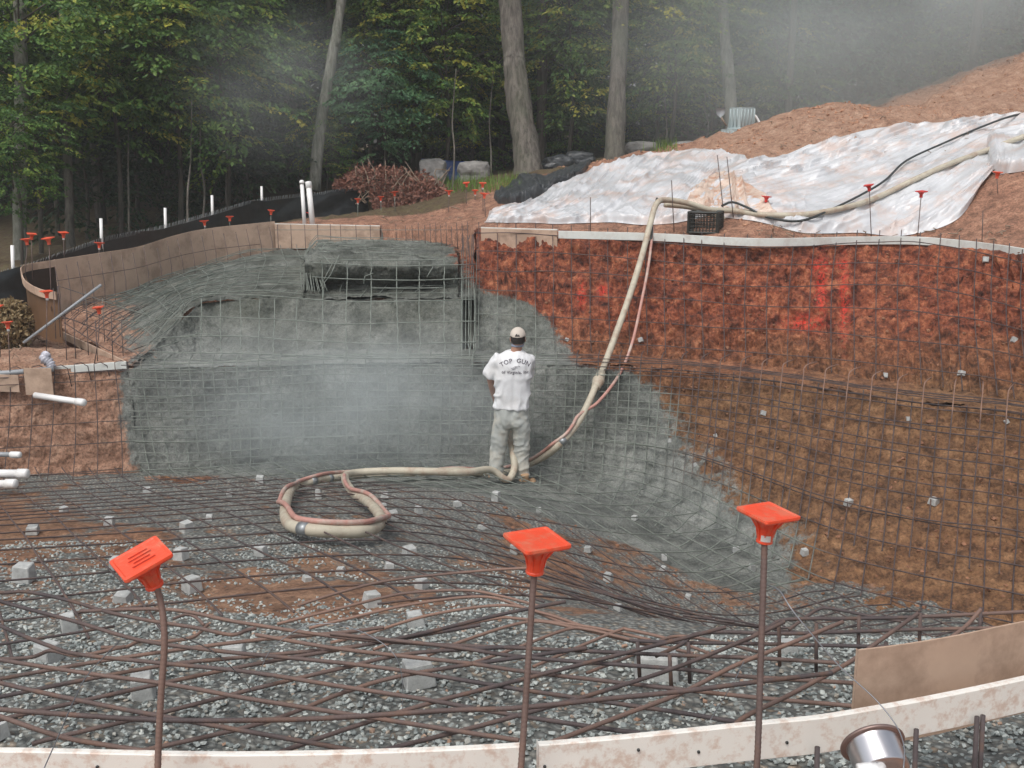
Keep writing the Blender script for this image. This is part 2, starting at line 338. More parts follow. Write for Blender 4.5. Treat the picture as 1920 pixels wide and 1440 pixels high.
# terrain height field
te = [(-260, 690, 12.8), (60, 690, 12.35), (200, 678, 12.6), (0, 660, 13.2), (110, 640, 14.0), (0, 600, 15), (-300, 650, 14), (-500, 560, 17),
      (0, 560, 15.5), (20, 535, 17), (150, 500, 18.5), (300, 465, 20), (450, 425, 21.5), (600, 412, 20), (620, 416, 19), (760, 416, 19), (850, 375, 21.5), (690, 398, 24),
      (-100, 480, 24), (200, 430, 27), (500, 372, 28), (780, 345, 26), (900, 330, 27), (1000, 322, 24), (1160, 303, 24), (1230, 285, 26), (1300, 277, 24.5), (1385, 268, 24),
      (1000, 385, 17.5), (920, 415, 16.2), (1000, 345, 20), (1100, 425, 15.1), (1250, 433, 14.6), (1400, 438, 14.0), (1550, 436, 14.2), (1700, 438, 14.2), (1850, 448, 13.2), (2000, 480, 12),
      (1250, 350, 17), (1250, 290, 20), (1350, 286, 19.6), (1410, 303, 18.6), (1100, 345, 18.7), (1500, 395, 15), (1600, 350, 16), (1700, 300, 17), (1620, 247, 18.5), (1885, 218, 18), (1850, 335, 14.8), (1920, 320, 14.5), (2150, 300, 14),
      (1400, 262, 20), (1480, 217, 20.5), (1570, 196, 21), (1640, 206, 21.4), (1690, 218, 21.6), (1800, 172, 22), (1920, 108, 22.5), (2150, 30, 23), (2150, 200, 18)]
TEP = [P(*q) for q in te] + [np.array(q, float) for q in [(-8, 12.4, -1.32), (-12, 9, -.6), (-8, 3, -.4), (-2, 1.5, -.36), (0, 0, -.36), (1.5, 1.8, -.33), (2.6, 2.4, -.3), (5, 4, -.25), (8, 7, 0), (9, 11, .6), (12, 14, 1.4), (0, -8, -.4), (-14, -6, -.5), (12, -6, -.2),
      (-25, 30, -1.2), (-12, 40, -.4), (0, 45, .4), (12, 40, 2.0), (25, 35, 3.6), (14, 28, 3.0), (9, 30, 1.9), (0, 70, 1), (-50, 60, -2), (50, 60, 5), (70, 10, 4), (-70, 10, -2), (0, -60, 0)]]
th = rbf(TEP, .5)
OUT = [(-1.42, 1.97), (-4, 2.6), (-7.5, 5), (-9.2, 9), (-9.2, 12.2), (-6, 12.35), (-4.52, 12.22), (-5.3, 13.0), (-5.9, 13.45), (-6.5, 14.2)]
BT = np.array([P(*q) for q in BAND_T])
OUT += [(p[0] - .06, p[1] + .08) for p in BT[1:]]
OUT += [tuple(P(710, 421, 18.7)[:2] + [0, .08]), tuple(P(800, 434, 17.2)[:2]), tuple(P(880, 430, 16.3)[:2])]
OUT += [(p[0], p[1] + .1) for p in RIM]
OUT += [(6.3, 6.5), (4.5, 4.0)] + [(p[0], p[1] - .05) for p in NB[::-1]]
o2 = []
OUTA = np.array(OUT)
for i in range(len(OUTA)):
    a, b = OUTA[i], OUTA[(i + 1) % len(OUTA)]; k = max(1, int(np.linalg.norm(b - a) / .07))
    for j in range(k): o2.append(a + (b - a) * j / k)
OUTD = np.array(o2)
cen = np.array([0., 8.0]); ang = np.unwrap(np.arctan2(OUTD[:, 1] - cen[1], OUTD[:, 0] - cen[0]))
tt = np.r_[-.001, 0, np.linspace(0, 1, 190)[1:] ** 2.3]
far = cen + 95 * np.stack([np.cos(ang), np.sin(ang)], -1)
XY = OUTD[None] + (far - OUTD)[None] * np.maximum(tt, 0)[:, None, None]
TZ = th(XY[..., 0], XY[..., 1])
pxx, pyy, dd = proj(np.dstack([XY, TZ]))
X, Y = XY[..., 0], XY[..., 1]
# the mound stops being dirt beyond its crest; forest floor beyond
litter = smooth(22, 24.5, Y + .35 * np.minimum(X, 3)) * (1 - smooth(2.5, 4.5, X) * (1 - smooth(24, 26, Y)))
litter = np.maximum(litter, smooth(-.5, .8, Y - (15.3 + (X + 6.9) * 2.35)) * smooth(-2.6, -3.2, X))
litter = np.maximum(litter, .66 * smooth(19.2, 20.5, Y) * (1 - smooth(-1.2, .3, X)) * smooth(-5, -3.5, X))
tan = smooth(3.0, 5.0, X) * smooth(17.5, 19.5, Y) + smooth(-4.0, -4.8, X) * (1 - smooth(14.5, 15.5, Y)) * smooth(10, 11, Y) * .9 + .6
q3 = np.dstack([XY, TZ * 0])
rough_ = .05 + .05 * smooth(15, 18, Y) * smooth(1, 3, X)
TZ = TZ + rough_ * fbm(q3, 2.3, 5, 3, .58) * smooth(-.01, .02, tt)[:, None] + .006 * fbm(q3, 14, 2, 9)
ring = smooth(.02,.0,tt)[:,None]*smooth(.3,1.2,X)*smooth(11.0,12.5,Y); TZ = TZ - .1*ring
TZ[0] -= 2.2
V = np.dstack([XY, TZ]); n0, n1 = V.shape[:2]
ter = mesh('ground', V.reshape(-1, 3), grid_faces(n0, n1, True)[:, ::-1].copy(), M['soil'], attrs={'litter': litter.ravel(), 'tan': tan.ravel(), 'ochre': np.full(n0 * n1, .15)})
tag(ter, 'bare reddish soil around the pool excavation turning to leaf litter under the trees', kind='structure')
def bvh_of(*objs):
    v = []; f = []; k = 0
    for o in objs:
        m = o.data; a = np.empty(len(m.vertices) * 3, np.float32); m.vertices.foreach_get('co', a); v += a.reshape(-1, 3).tolist()
        f += [tuple(i + k for i in p.vertices) for p in m.polygons]; k += len(m.vertices)
    return BVHTree.FromPolygons(v, f)
def ray(bvh, px, py):
    o = Vector((0, 0, EYE)); d = Vector(P(px, py, 10.)) - o; h = bvh.ray_cast(o, d.normalized()); return (np.array(h[0]), np.array(h[1])) if h[0] is not None else (None, None)
XB = ([430, 480, 540, 575, 640, 688, 698, 740, 800, 860, 950, 1000, 1050, 1100, 1150], [830, 860, 890, 1010, 1055, 1085, 1190, 1250, 1280, 1310, 1400, 1480, 1500, 1480, 1430])
YB = ([240, 400, 700, 900, 1000, 1100, 1200, 1300, 1400, 1500], [893, 893, 903, 925, 965, 990, 1030, 1085, 1115, 1110])
def wetf(p):
    x, y, d = proj(p); s = 60 + 110 * smooth(700, 880, y)
    a = smooth(s, -s, x - np.interp(y, *XB)); b = smooth(14, -14, y - np.interp(x, *YB)); wd = np.where(y > 688, 35, 120); c = smooth(-1, 1, (x - np.interp(y, [540, 600, 680, 700, 880], [190, 235, 255, 222, 245])) / wd); return a * b * c
def ochref(p):
    x, y, d = proj(p); return smooth(570, 720, y) * (.75 - .6 * (x < 300)) + .3 * smooth(900, 1000, x) * smooth(690, 760, y)
def paintf(p):
    x, y, d = proj(p); r = 0
    for cx, cy, w, h in ((1540, 540, 11, 50), (1583, 560, 9, 70), (1538, 500, 16, 16), (1580, 495, 12, 8), (1510, 605, 35, 14), (1090, 552, 9, 22), (1130, 545, 10, 12)):
        r = np.maximum(r, np.exp(-((x - cx) / w) ** 2 - ((y - cy) / h) ** 2))
    return r
def damp_shadef(p):
    x, y, d = proj(p); return smooth(690, 560, y) * .9 + .2 + .5 * np.exp(-((x - 878) / 16) ** 2) * (y < 680)  # damp upper concrete, plus shade of the narrow recess put into the colour
def earth_attrs(v): return {'damp': np.clip(damp_shadef(v), 0, 1), 'wet': wetf(v), 'ochre': ochref(v), 'paint': paintf(v), 'tan': .85 * (proj(v)[0] < 300)}
class Patch:
    def __init__(s, rows): s.c = np.array(rows)
    def ev(s, u, v):       # u along columns, v along rows ; arrays of same length
        u = np.atleast_1d(u).astype(float); v = np.atleast_1d(v).astype(float)
        cols = catmull(np.swapaxes(s.c, 0, 1), u)           # n x R x 3
        Rn = cols.shape[1]; t = np.clip(v, 0, 1) * (Rn - 1); i = np.minimum(np.floor(t).astype(int), max(Rn - 2, 0)); w = (t - i)[:, None]
        a = np.arange(len(u)); p1 = cols[a, i]; p2 = cols[a, i + 1]; p0 = np.where((i > 0)[:, None], cols[a, np.maximum(i - 1, 0)], 2 * p1 - p2); p3 = np.where((i < Rn - 2)[:, None], cols[a, np.minimum(i + 2, Rn - 1)], 2 * p2 - p1)
        return .5 * ((2 * p1) + (-p0 + p2) * w + (2 * p0 - 5 * p1 + 4 * p2 - p3) * w ** 2 + (-p0 + 3 * p1 - 3 * p2 + p3) * w ** 3)
    def nrm(s, u, v):
        e = 1e-3; u = np.atleast_1d(u); v = np.atleast_1d(v); v = np.broadcast_to(v, u.shape)
        a = s.ev(np.clip(u + e, 0, 1), v) - s.ev(np.clip(u - e, 0, 1), v); b = s.ev(u, np.clip(v + e, 0, 1)) - s.ev(u, np.clip(v - e, 0, 1))
        n = np.cross(b, a); n /= np.linalg.norm(n, axis=1)[:, None] + 1e-9; return n
    def length(s, vmid=.5):
        u = np.linspace(0, 1, 300); p = s.ev(u, np.full(300, vmid)); return u, np.r_[0, np.cumsum(np.linalg.norm(np.diff(p, axis=0), axis=1))]
    def us(s, spacing, off=0., vmid=.3): u, l = s.length(vmid); return np.interp(np.arange(off, l[-1], spacing), l, u)
    def build(s, name, nu, nv, amp, mat, freq=3, label=None, tooth=0, fine=.012):
        uu, ll = s.length(); un = np.interp(np.linspace(0, ll[-1], nu), ll, uu); U, Vv = np.meshgrid(un, np.linspace(0, 1, nv)); p = s.ev(U.ravel(), Vv.ravel()); n = s.nrm(U.ravel(), Vv.ravel())
        w = wetf(p)[:, None]
        a = amp * fbm(p, freq, 5, 11, .55)[:, None] + fine * fbm(p * [1, 1, .5], 16, 3, 5, .7)[:, None]
        if tooth: lx = (U.ravel() * ll[-1] / .13); a = a + tooth * (1 - w[:, 0:1]) * (np.abs((lx + .6 * noise(p, 1.5, 3)) % 1 - .5) * 2)[:, None] ** 2 * smooth(-.3, .5, noise(p * [1, 1, .6], .9, 8))[:, None]
        if name == 'clay_wall': a = a * (.15 + .85 * smooth(0, .14, Vv.ravel()))[:, None]
        p = p + n * a * (1 - .3 * w)
        if name == 'upper_wall': p[:, 1] += .45 * np.exp(-((proj(p)[0] - 879) / 9) ** 4)
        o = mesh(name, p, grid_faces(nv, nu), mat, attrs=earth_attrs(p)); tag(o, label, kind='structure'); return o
rimt = RIM + [0, .02, -.01]
RW = Patch([rimt, (rimt * 2 + RWB) / 3 + [0, .09, 0], (rimt + 2 * RWB) / 3 + [0, .09, 0], RWB + [0, 0, -.05]])
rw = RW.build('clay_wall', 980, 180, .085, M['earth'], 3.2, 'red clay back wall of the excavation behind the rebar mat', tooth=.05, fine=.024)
LG = Patch([np.concatenate([UWB[:-1], RWB]), np.array([PZ(*(np.interp(x, [q[0] for q in L_px], [q[0] for q in L_px]), np.interp(x, [q[0] for q in L_px], [q[1] for q in L_px]), -1.36)) for x, y in UWB_px[:-1] + RWB_px])])
lg = LG.build('pool_ledge', 600, 24, .02, M['earth'], 3, 'narrow ledge between lower and upper pool walls')
rows = []
for t in np.linspace(0, 1, 7):
    a = t * math.pi / 2; h = .55 * (1 - math.cos(a)) + .45 * t; z = .55 * math.sin(a) + .45 * t
    q = L.copy(); q[:, :2] = L[:, :2] + (B - L)[:, :2] * h; q[:, 2] = L[:, 2] + (B - L)[:, 2] * z; rows.append(q)
ext = B.copy(); ext[:, 0] += (np.array([0, 8.]) - B[:, :2])[:, 0] * .06; ext[:, 1] -= .5; ext[:, 2] = fh(ext[:, 0], ext[:, 1]) - .06
LW = Patch(rows); lwm = Patch(rows + [ext]).build('pool_wall', 820, 150, .045, M['earth'], 2.6, 'lower pool wall half covered in fresh grey concrete', fine=.02)
UW = Patch([UWT, (UWT + UWB) / 2 + [0, .12, 0], UWB + [0, 0, -.05]])
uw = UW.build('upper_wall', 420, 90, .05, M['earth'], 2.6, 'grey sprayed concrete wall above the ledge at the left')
shb7 = catmull(SHB, np.linspace(0, 1, 7))
SH = Patch([SHT, SHT * .66 + shb7 * .34, SHT * .33 + shb7 * .67, shb7])
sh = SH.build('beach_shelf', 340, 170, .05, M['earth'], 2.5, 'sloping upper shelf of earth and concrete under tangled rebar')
# raised step on the shelf with a dark undercut in its face
stx = [572, 600, 660, 740, 820, 858]
s0 = np.array([P(x, 560, 13.95) for x in stx]); s1 = np.array([P(x, 535, 14.35 if i in (0, 5) else 14.6) for i, x in enumerate(stx)]); s2 = np.array([P(x, 515, 14.25) for x in stx]); s3 = np.array([P(x, y, 14.3) for x, y in zip(stx, (482, 480, 484, 487, 488, 490))])
s4 = np.array([P(x, 470, 15.8) for x in (585, 610, 670, 740, 810, 852)]); s5 = np.array([P(x, 455, 17.6) for x in (598, 620, 680, 740, 805, 846)])
s6 = s5 + [0, .1, -.5]
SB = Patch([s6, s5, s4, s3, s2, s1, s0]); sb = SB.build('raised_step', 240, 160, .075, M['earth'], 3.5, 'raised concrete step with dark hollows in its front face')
side = Patch([[P(570, 487, 14.35), P(572, 520, 14.3), P(570, 562, 13.97)], [P(578, 470, 16), P(576, 490, 16), P(574, 515, 15.6)]])
side.build('raised_step_side', 40, 40, .03, M['earth'])
side = Patch([[P(858, 492, 14.35), P(860, 520, 14.3), P(862, 562, 13.97)], [P(858, 468, 16.5), P(860, 490, 16.5), P(862, 510, 16.3)]]); side.build('raised_step_flank', 40, 40, .03, M['earth'])
# return wall closing the back corner left of the red wall
rt = Patch([[P(712, 424, 18.75), P(800, 436, 17.9), P(888, 432, 17.0), RIM[0] + [0, 0, -.02]], [P(712, 466, 18.7), P(800, 466, 17.8), P(886, 500, 15.9), P(893, 562, 14.2)]])
rt.build('corner_bank', 120, 40, .06, M['earth'], 3.5, 'dark earth bank in the back corner of the excavation')
blk = Patch([BLK_T + [0, .02, .02], BLK_T * .5 + BLK_B * .5 + [0, .03, 0], BLK_B + [0, 0, -.1]])
bf = blk.build('clay_block_face', 300, 110, .05, M['earth'], 3.4, 'orange clay face below the left terrace'); 
flank = Patch([[BLK_T[-1] + [0, .02, .02], P(200, 662, 13.2), P(112, 622, 14.6)], [BLK_B[-1] + [0.03, 0, -.1], P(238, 760, 13.2), P(180, 700, 14.6)]])
flank.build('clay_block_flank', 60, 60, .03, M['earth'])
# pit floor
gx = np.arange(-8.6, 6.2, .04); gy = np.arange(1.99, 12.6, .04); GX, GY = np.meshgrid(gx, gy); GZ = fh(GX, GY)
fp = np.stack([GX.ravel(), GY.ravel(), GZ.ravel()], -1); fx, fy, fd = proj(fp)
fz = fp[:, 2] + .035 * fbm(fp * [1, 1, 0], 1.4, 4, 21) + .008 * fbm(fp * [1, 1, 0], 11, 3, 22); wt_ = wetf(fp); fz = fz * 1
grav = .57 + .1 * smooth(1050, 980, fy) + .42 * smooth(1130, 1230, fy) - .12 * smooth(900, 960, fx) * smooth(1130, 1080, fy) - .55 * np.exp(-((fx - 0) / 140) ** 2 - ((fy - 990) / 60) ** 2)
grav -= .5 * np.exp(-((fx - 560) / 190) ** 2 - ((fy - 1120) / 42) ** 2) + .4 * np.exp(-((fx - 250) / 90) ** 2 - ((fy - 1015) / 30) ** 2) + .3 * np.exp(-((fx - 120) / 80) ** 2 - ((fy - 1185) / 25) ** 2)
fp[:, 2] = fz
pf = mesh('pit_floor', fp, grid_faces(len(gy), len(gx)), M['floor'], attrs={'wet': wt_, 'damp': np.full(len(fp), .45), 'gravel': grav, 'ochre': np.full(len(fp), .95), 'tan': .25 + .2 * smooth(1000, 1100, fy)})
tag(pf, 'gravel and clay floor of the pool excavation', kind='structure')
PIT = bvh_of(pf, lwm, lg, rw, uw, sh, sb, bf); TERR = bvh_of(ter); ALL = bvh_of(pf, lwm, lg, rw, uw, sh, sb, bf, ter)
# gravel stones
def ico():
    bm = bmesh.new(); bmesh.ops.create_icosphere(bm, subdivisions=1, radius=1); v = np.array([x.co[:] for x in bm.verts]); f = np.array([[q.index for q in p.verts] for p in bm.faces]); bm.free(); return v, f
IV, IF = ico()
SV = np.array([[1, 0, -.1], [0, 1, .1], [-1, .1, 0], [0, -1, 0], [.2, .1, 1], [-.2, 0, -1]]); SF = np.array([[0, 1, 4], [1, 2, 4], [2, 3, 4], [3, 0, 4], [1, 0, 5], [2, 1, 5], [3, 2, 5], [0, 3, 5]])
SV = np.concatenate([SV, [[.75, .6, .45], [-.7, -.65, .4]]]); SF = np.array([[0, 1, 6], [1, 4, 6], [4, 0, 6], [1, 2, 4], [2, 3, 7], [3, 4, 7], [4, 2, 7], [3, 0, 4], [1, 0, 5], [2, 1, 5], [3, 2, 5], [0, 3, 5]])
def scatter(name, pts, size, mat, label, base=(SV, SF), flat=.7, kind='stuff', tone=None):
    n = len(pts); a = rng.normal(size=(n, 3, 3)); Q, _ = np.linalg.qr(a); s = size[:, None] * rng.uniform(.6, 1.15, (n, 3)); s[:, 2] *= 1
    v = base[0][None] * (1 + rng.uniform(-.22, .22, (n, len(base[0]), 1))) * s[:, None]; v = np.einsum('nij,nkj->nki', Q, v); v[:, :, 2] *= flat; v += pts[:, None]
    f = base[1][None] + (np.arange(n) * len(base[0]))[:, None, None]
    t = rng.random(n) if tone is None else tone; o = mesh(name, v.reshape(-1, 3), f.reshape(-1, base[1].shape[1]), mat, smooth_=False, attrs={'tone': np.repeat(t, len(base[0]))})
    return tag(o, label, kind=kind)
def fz_at(x, y): return fh(x, y) + .035 * fbm(np.stack([x, y, x * 0], -1), 1.4, 4, 21)
n = 52000; x = rng.uniform(-3.2, 3.0, n); y = 2.05 + 4.6 * rng.random(n) ** 1.35; p = np.stack([x, y, fz_at(x, y)], -1); ax, ay, ad = proj(p)
gk = np.interp(ay, [1000, 1120, 1230], [.35, .5, 1.0]) - .5 * np.exp(-((ax - 560) / 190) ** 2 - ((ay - 1120) / 42) ** 2) + .5 * fbm(p, 2.2, 4, 77)
lipk = (ax > -60) & (ax < 1980) & (rng.random(n) < gk * (ad < 7)) & ~((ax > 1000) & (ay < 1195))
p = p[lipk]; scatter('gravel', p + [0, 0, .004], rng.uniform(.006, .0122, len(p)), M['stone'], 'grey crushed stone spread over the near floor of the pit')
n = 6000; x = rng.uniform(.0, 2.0, n); y = rng.uniform(1.3, 2.5, n); z = th(x, y); p = np.stack([x, y, z], -1); ax, ay, ad = proj(p); k = (rng.random(n) < .75 + .9 * fbm(p, 2.5, 3, 4)) & (y < np.interp(x, NB[:, 0], NB[:, 1]) + .02)
scatter('gravel', p[k] + [0, 0, .01], rng.uniform(.007, .014, k.sum()), M['stone'], 'grey crushed stone outside the near form board')
pts = []
for _ in range(2600):
    x_ = random.uniform(900, 1925); y_ = random.uniform(460, 1150)
    h, nn = ray(PIT, x_, y_)
    if h is not None and h[1] > 7.5 and wetf(h) < .5: pts.append(h + nn * .002)
pts = np.array(pts); scatter('soil_clods', pts, rng.uniform(.008, .04, len(pts)) * rng.random(len(pts)), plain('dark_clay_clod', (.24, .12, .07), .95, .5, 15), 'small clods and stones stuck in the cut clay walls')
# loose clods on mound and slope
n = 34000; x = rng.uniform(1.0, 14, n); y = rng.uniform(14.5, 24.5, n); p = np.stack([x, y, th(x, y)], -1); k = rng.random(n) < .35 + .6 * fbm(p, .8, 3, 5); p = p[k]
clod = plain('clay_clod', (.40, .22, .14), .95, .35, 20)
M['clod'] = clod
hit = TERR
pp = []
for q in p:
    h = TERR.ray_cast(Vector((q[0], q[1], 20)), Vector((0, 0, -1)))
    if h[0] is not None: pp.append(h[0][:])
pp = np.array(pp); scatter('soil_clods', pp, rng.uniform(.01, .055, len(pp)) * rng.random(len(pp)) ** .8, clod, 'loose clods and small stones on the dug soil')
# ------------------------------------------------------------ form boards
def ribbon(name, tops, hts, thick, mat, parent=None, out=(0, 1), n=60):
    """a board standing on edge: tops = world points, hts = heights below, thick away from the pit"""
    t = np.asarray(tops, float); q = spline(np.c_[t, hts], n=n); p = q[:, :3]; h = q[:, 3]
    T = np.gradient(p, axis=0); T[:, 2] = 0; T /= np.linalg.norm(T, axis=1)[:, None]; N = np.stack([-T[:, 1], T[:, 0], 0 * T[:, 0]], -1)
    if (N @ np.array([*out, 0])).mean() < 0: N = -N
    a = p; b = p + N * thick; c = b - np.stack([0 * h, 0 * h, h], -1); d = a - np.stack([0 * h, 0 * h, h], -1)
    v = np.stack([a, b, c, d], 1).reshape(-1, 3); f = [tuple(x) for x in grid_faces(n, 4, True).tolist()] + [(0, 1, 2, 3), tuple(range(4 * n - 4, 4 * n))[::-1]]
    o = mesh(name, v, f, mat, parent, smooth_=False); return bevel(o, .0025, 1)
# near white board in two lengths with stakes under it
def board_thing(name, label, loc, cat='form board', group=None): return empty(name, loc, label, cat, group)
NBs = spline(NB, n=200); split = int(np.argmin(np.abs(proj(NBs)[0] - 990)))
for i, (a, b, lab) in enumerate(((0, split, 'white curved form board along the bottom left edge, splattered with mud'), (split + 1, 199, 'white curved form board at the bottom right, passing behind the steel niche'))):
    seg = NBs[a:b + 1]; t = board_thing('form_board', lab, tuple(seg[len(seg) // 2]), group='white form boards')
    ribbon('board', seg[::3] if len(seg[::3]) > 4 else seg, np.full(len(seg[::3]), .089), .018, M['white_board'], t, out=(0, -1), n=120)
    if i == 1:
        for px in (1527, 1706, 1822, 1836):
            j = int(np.argmin(np.abs(proj(NBs)[0] - px))); q = NBs[j] + [0, -.035, -.06]; tube('stake', [q, q + [.012, -.01, -.33]], .0062, M['rebar'], t, 8)
    for px in ((180, 620) if i == 0 else (1027, 1200, 1303, 1480)):
        j = int(np.argmin(np.abs(proj(NBs)[0] - px))); q = NBs[j] + [0, -.0195, -.03 - .02 * (px % 3)]; tube('nail_head', [q, q + [0, -.003, 0]], .0035, M['black_hose'], t, 8)
t = board_thing('hardboard_form', 'tan hardboard strip standing on edge behind the white board at bottom right', tuple(PZ(1760, 1250, 0)), group='hardboard forms')
hb = [P(1606, 1217, 2.48), P(1700, 1205, 2.52), P(1800, 1188, 2.57), P(1920, 1163, 2.65), P(2150, 1120, 2.8)]
ribbon('panel', hb, [.26] * 5, .004, M['mdf'], t, out=(0, -1))
# left band
bt = [P(*q) for q in BAND_T]; bh = [P(a[0], a[1], a[2])[2] - P(b[0], b[1] + 16, b[2])[2] for a, b in zip(BAND_T, BAND_B)]
t = board_thing('hardboard_form', 'long tan hardboard form curving along the left rim below the silt fence', tuple(bt[4]), group='hardboard forms')
ribbon('panel', bt[2:], bh[2:], .006, M['mdf'], t, out=(-1, 0), n=90)
rail = [P(a[0], a[1] + 2, a[2]) + [-.02, .02, -.0] for a in BAND_T[2:]]; ribbon('top_rail', rail, [.05] * len(rail), .03, M['mdf'], t, out=(-1, 0))
t = board_thing('hardboard_form', 'rounded tan form end with dark brown curved face beside the dry shrub', tuple(P(*ROUND[2])), group='hardboard forms')
rd = [P(*BAND_T[2]), P(*BAND_T[1]) + [-.1, 0, 0]] + [P(*q) for q in ROUND]
ribbon('top_board', rd, [.1] * len(rd), .014, M['mdf'], t, out=(-1, -1))
rd2 = [p + [.02, .02, -.03] for p in [P(*q) for q in ROUND]]; ribbon('face_panel', rd2, [.62] * 4, .005, M['mdf_dark'], t, out=(1, 1))
wb = [P(515, 419, 18.66), P(610, 421, 18.75), P(712, 423, 18.7)]
t = board_thing('form_board', 'short straight white-topped form board at the far rim below the two standing pipes', tuple(wb[1]), group='white form boards')
ribbon('board', wb, [.045] * 3, .04, M['white_clean'], t, n=12); ribbon('panel', [p + [0, -.01, -.01] for p in wb], [.42] * 3, .006, M['mdf'], t, out=(0, -1), n=12)
rb = RIM[1:] + [0, -.17, .03]; rb[0] = PZ(1046, 431, .03) + [0, -.17, 0]
t = board_thing('form_board', 'long white form board along the top of the red clay wall', tuple(rb[3]), group='white form boards'); ribbon('board', rb, [.1] * len(rb), .035, M['white_clean'], t, n=120)
hb = [PZ(902, 427, .01), PZ(970, 429, .01), PZ(1045, 431, .01)]
t = board_thing('hardboard_form', 'short tan hardboard panel at the corner left of the long white board', tuple(hb[1]), group='hardboard forms'); ribbon('panel', [p + [0, -.06, 0] for p in hb], [.30] * 3, .006, M['mdf'], t, out=(0, -1), n=12)
ribbon('rail', [p + [0, -.04, .01] for p in hb], [.03] * 3, .04, M['white_clean'], t, n=10)
# terrace boards
tb = [P(-200, 700, 12.05), P(-60, 697, 12.15), P(36, 695, 12.2)]; t = board_thing('form_board', 'stub of white board at the left edge of the picture on the terrace', tuple(tb[2]), group='white form boards'); ribbon('board', tb, [.09] * 3, .03, M['white_clean'], t, n=10)
tb = [P(96, 688, 12.3), P(165, 683, 12.32), P(236, 678, 12.34)]; t = board_thing('form_board', 'white form board along the front of the left clay terrace', tuple(tb[1]), group='white form boards'); ribbon('board', tb, [.085] * 3, .03, M['white_clean'], t, n=10)
tb = [P(237, 677, 12.37), P(180, 650, 13.2), P(108, 617, 14.5)]; t = board_thing('hardboard_form', 'thin tan form board running back from the terrace corner', tuple(tb[1]), group='hardboard forms'); ribbon('board', tb, [.1] * 3, .02, M['mdf'], t, out=(-1, 0), n=20)
tb = [P(44, 690, 12.0), P(96, 690, 12.0)]; t = board_thing('hardboard_form', 'tan hardboard offcut hanging on the left clay face above the capped pipe', tuple(tb[0]), group='hardboard forms'); ribbon('panel', tb, [.31] * 2, .006, M['mdf'], t, out=(0, -1), n=6)
tb = [P(-60, 700, 12.0), P(34, 703, 12.0)]; ribbon('panel', tb, [.2] * 2, .006, M['mdf'], t, out=(0, -1), n=6)
# ------------------------------------------------------------ reinforcement
def wetrust(rust_lit=0.):
    return lambda v: {'wet': smooth(.3, .75, wetf(v) + .35 * noise(v, 1.2, 5)), 'rust_lit': np.full(len(v), rust_lit)}
def dryrust(v): return {'wet': np.zeros(len(v)), 'rust_lit': np.full(len(v), .1)}
def hooklit(k): return lambda v: {'wet': smooth(.3, .75, wetf(v) + .35 * noise(v, 1.2, 5)), 'rust_lit': .95 * k * smooth(-1.42, -1.33, v[:, 2])}  # hook tops coloured paler, the light falling on them put into the tint
def bar(parent, pts, r=.0055, rust_lit=0., sides=5, dry=False, hook=None): return tube('rebar', pts, r, M['rebar'], parent, sides, hooklit(hook) if hook is not None else dryrust if dry else wetrust(rust_lit))
def wob(pts, a=.008, s=None): p = np.asarray(pts, float); return p + a * np.stack([fbm(p, .9, 2, random.randrange(999)) for _ in range(3)], -1)
def clipu(pat, u0=0., u1=1.): return u0, u1
# back wall mat
t = empty('rebar_mat', tuple(RIM[4]), 'wide rebar mat tied across the red clay back wall', 'rebar mat', 'rebar mats')
for i, u in enumerate(RW.us(.265, .05)):
    u += random.uniform(-.001, .001); v = np.linspace(.0, 1, 22); p = RW.ev(np.full(22, u), v) + RW.nrm(np.full(22, u), v) * .1
    if p[0][0] > 6: continue
    p = np.concatenate([[p[0] + [0, 0, .02]], p]); q = LG.ev(np.array([min(1, .0 + u * .58 + .42)]), np.array([.9]))[0]; bar(t, wob(p, .014), .006)
for v in (.1, .26, .43, .6, .77, .93):
    u = np.linspace(0, 1, 90); p = RW.ev(u, np.full(90, v)) + RW.nrm(u, np.full(90, v)) * (.112); bar(t, wob(p, .03), .006)
u = np.linspace(.1, 1, 70); p = RW.ev(u, np.full(70, .01)) + [0, -.06, -.07]; bar(t, wob(p, .01)); 
# continuing left over the grey upper wall and step
t = empty('rebar_mat', tuple(UWT[3]), 'loose rebar mat over the grey upper wall and the raised step', 'rebar mat', 'rebar mats')
for x in (378, 412, 450, 487, 513, 558, 604, 650, 696, 744, 787, 834, 866, 878, 888):
    yt = 560 if x < 560 else (472 if x < 600 else 488 if x < 840 else 440); ys = np.linspace(yt, 676, 24); d = np.interp(ys, [440, 488, 560, 676], [14.15, 14.05, 13.78, 12.65])
    p = [P(x + (y - 560) * random.uniform(-.02, .02), y, dd_) for y, dd_ in zip(ys, d)]
    if x < 560: p = [P(x + 22, 556, 14.3), P(x + 8, 557, 14.0)] + p
    bar(t, wob(p, .02), .007)
for y, x0, x1 in ((492, 590, 893), (519, 585, 893), (560, 350, 893), (600, 330, 893), (638, 300, 893), (482, 598, 840), (534, 695, 830), (668, 280, 893)):
    xs = np.linspace(x0, x1, 40); d = np.interp(y, [440, 488, 560, 676], [14.1, 14.0, 13.72, 12.6]); p = [P(x, y + 4 * math.sin(x / 90) + (x - 600) * .016, d) for x in xs]; bar(t, wob(p, .02), .007)
for pl in ([(605, 478), (622, 496), (600, 538)], [(636, 478), (620, 515), (608, 530), (606, 560)], [(700, 512), (684, 518), (682, 532)], [(800, 520), (812, 500)], [(730, 570), (744, 562)], [(854, 520), (858, 510), (850, 530)]):
    bar(t, [P(x, y, 14.0 - (y - 480) * .003) for x, y in pl], .006)
for x in (874, 884, 892, 868): bar(t, wob([P(x + 2, 442, 14.3), P(x, 560, 13.9), P(x - 2, 660, 12.8)], .02), .005)
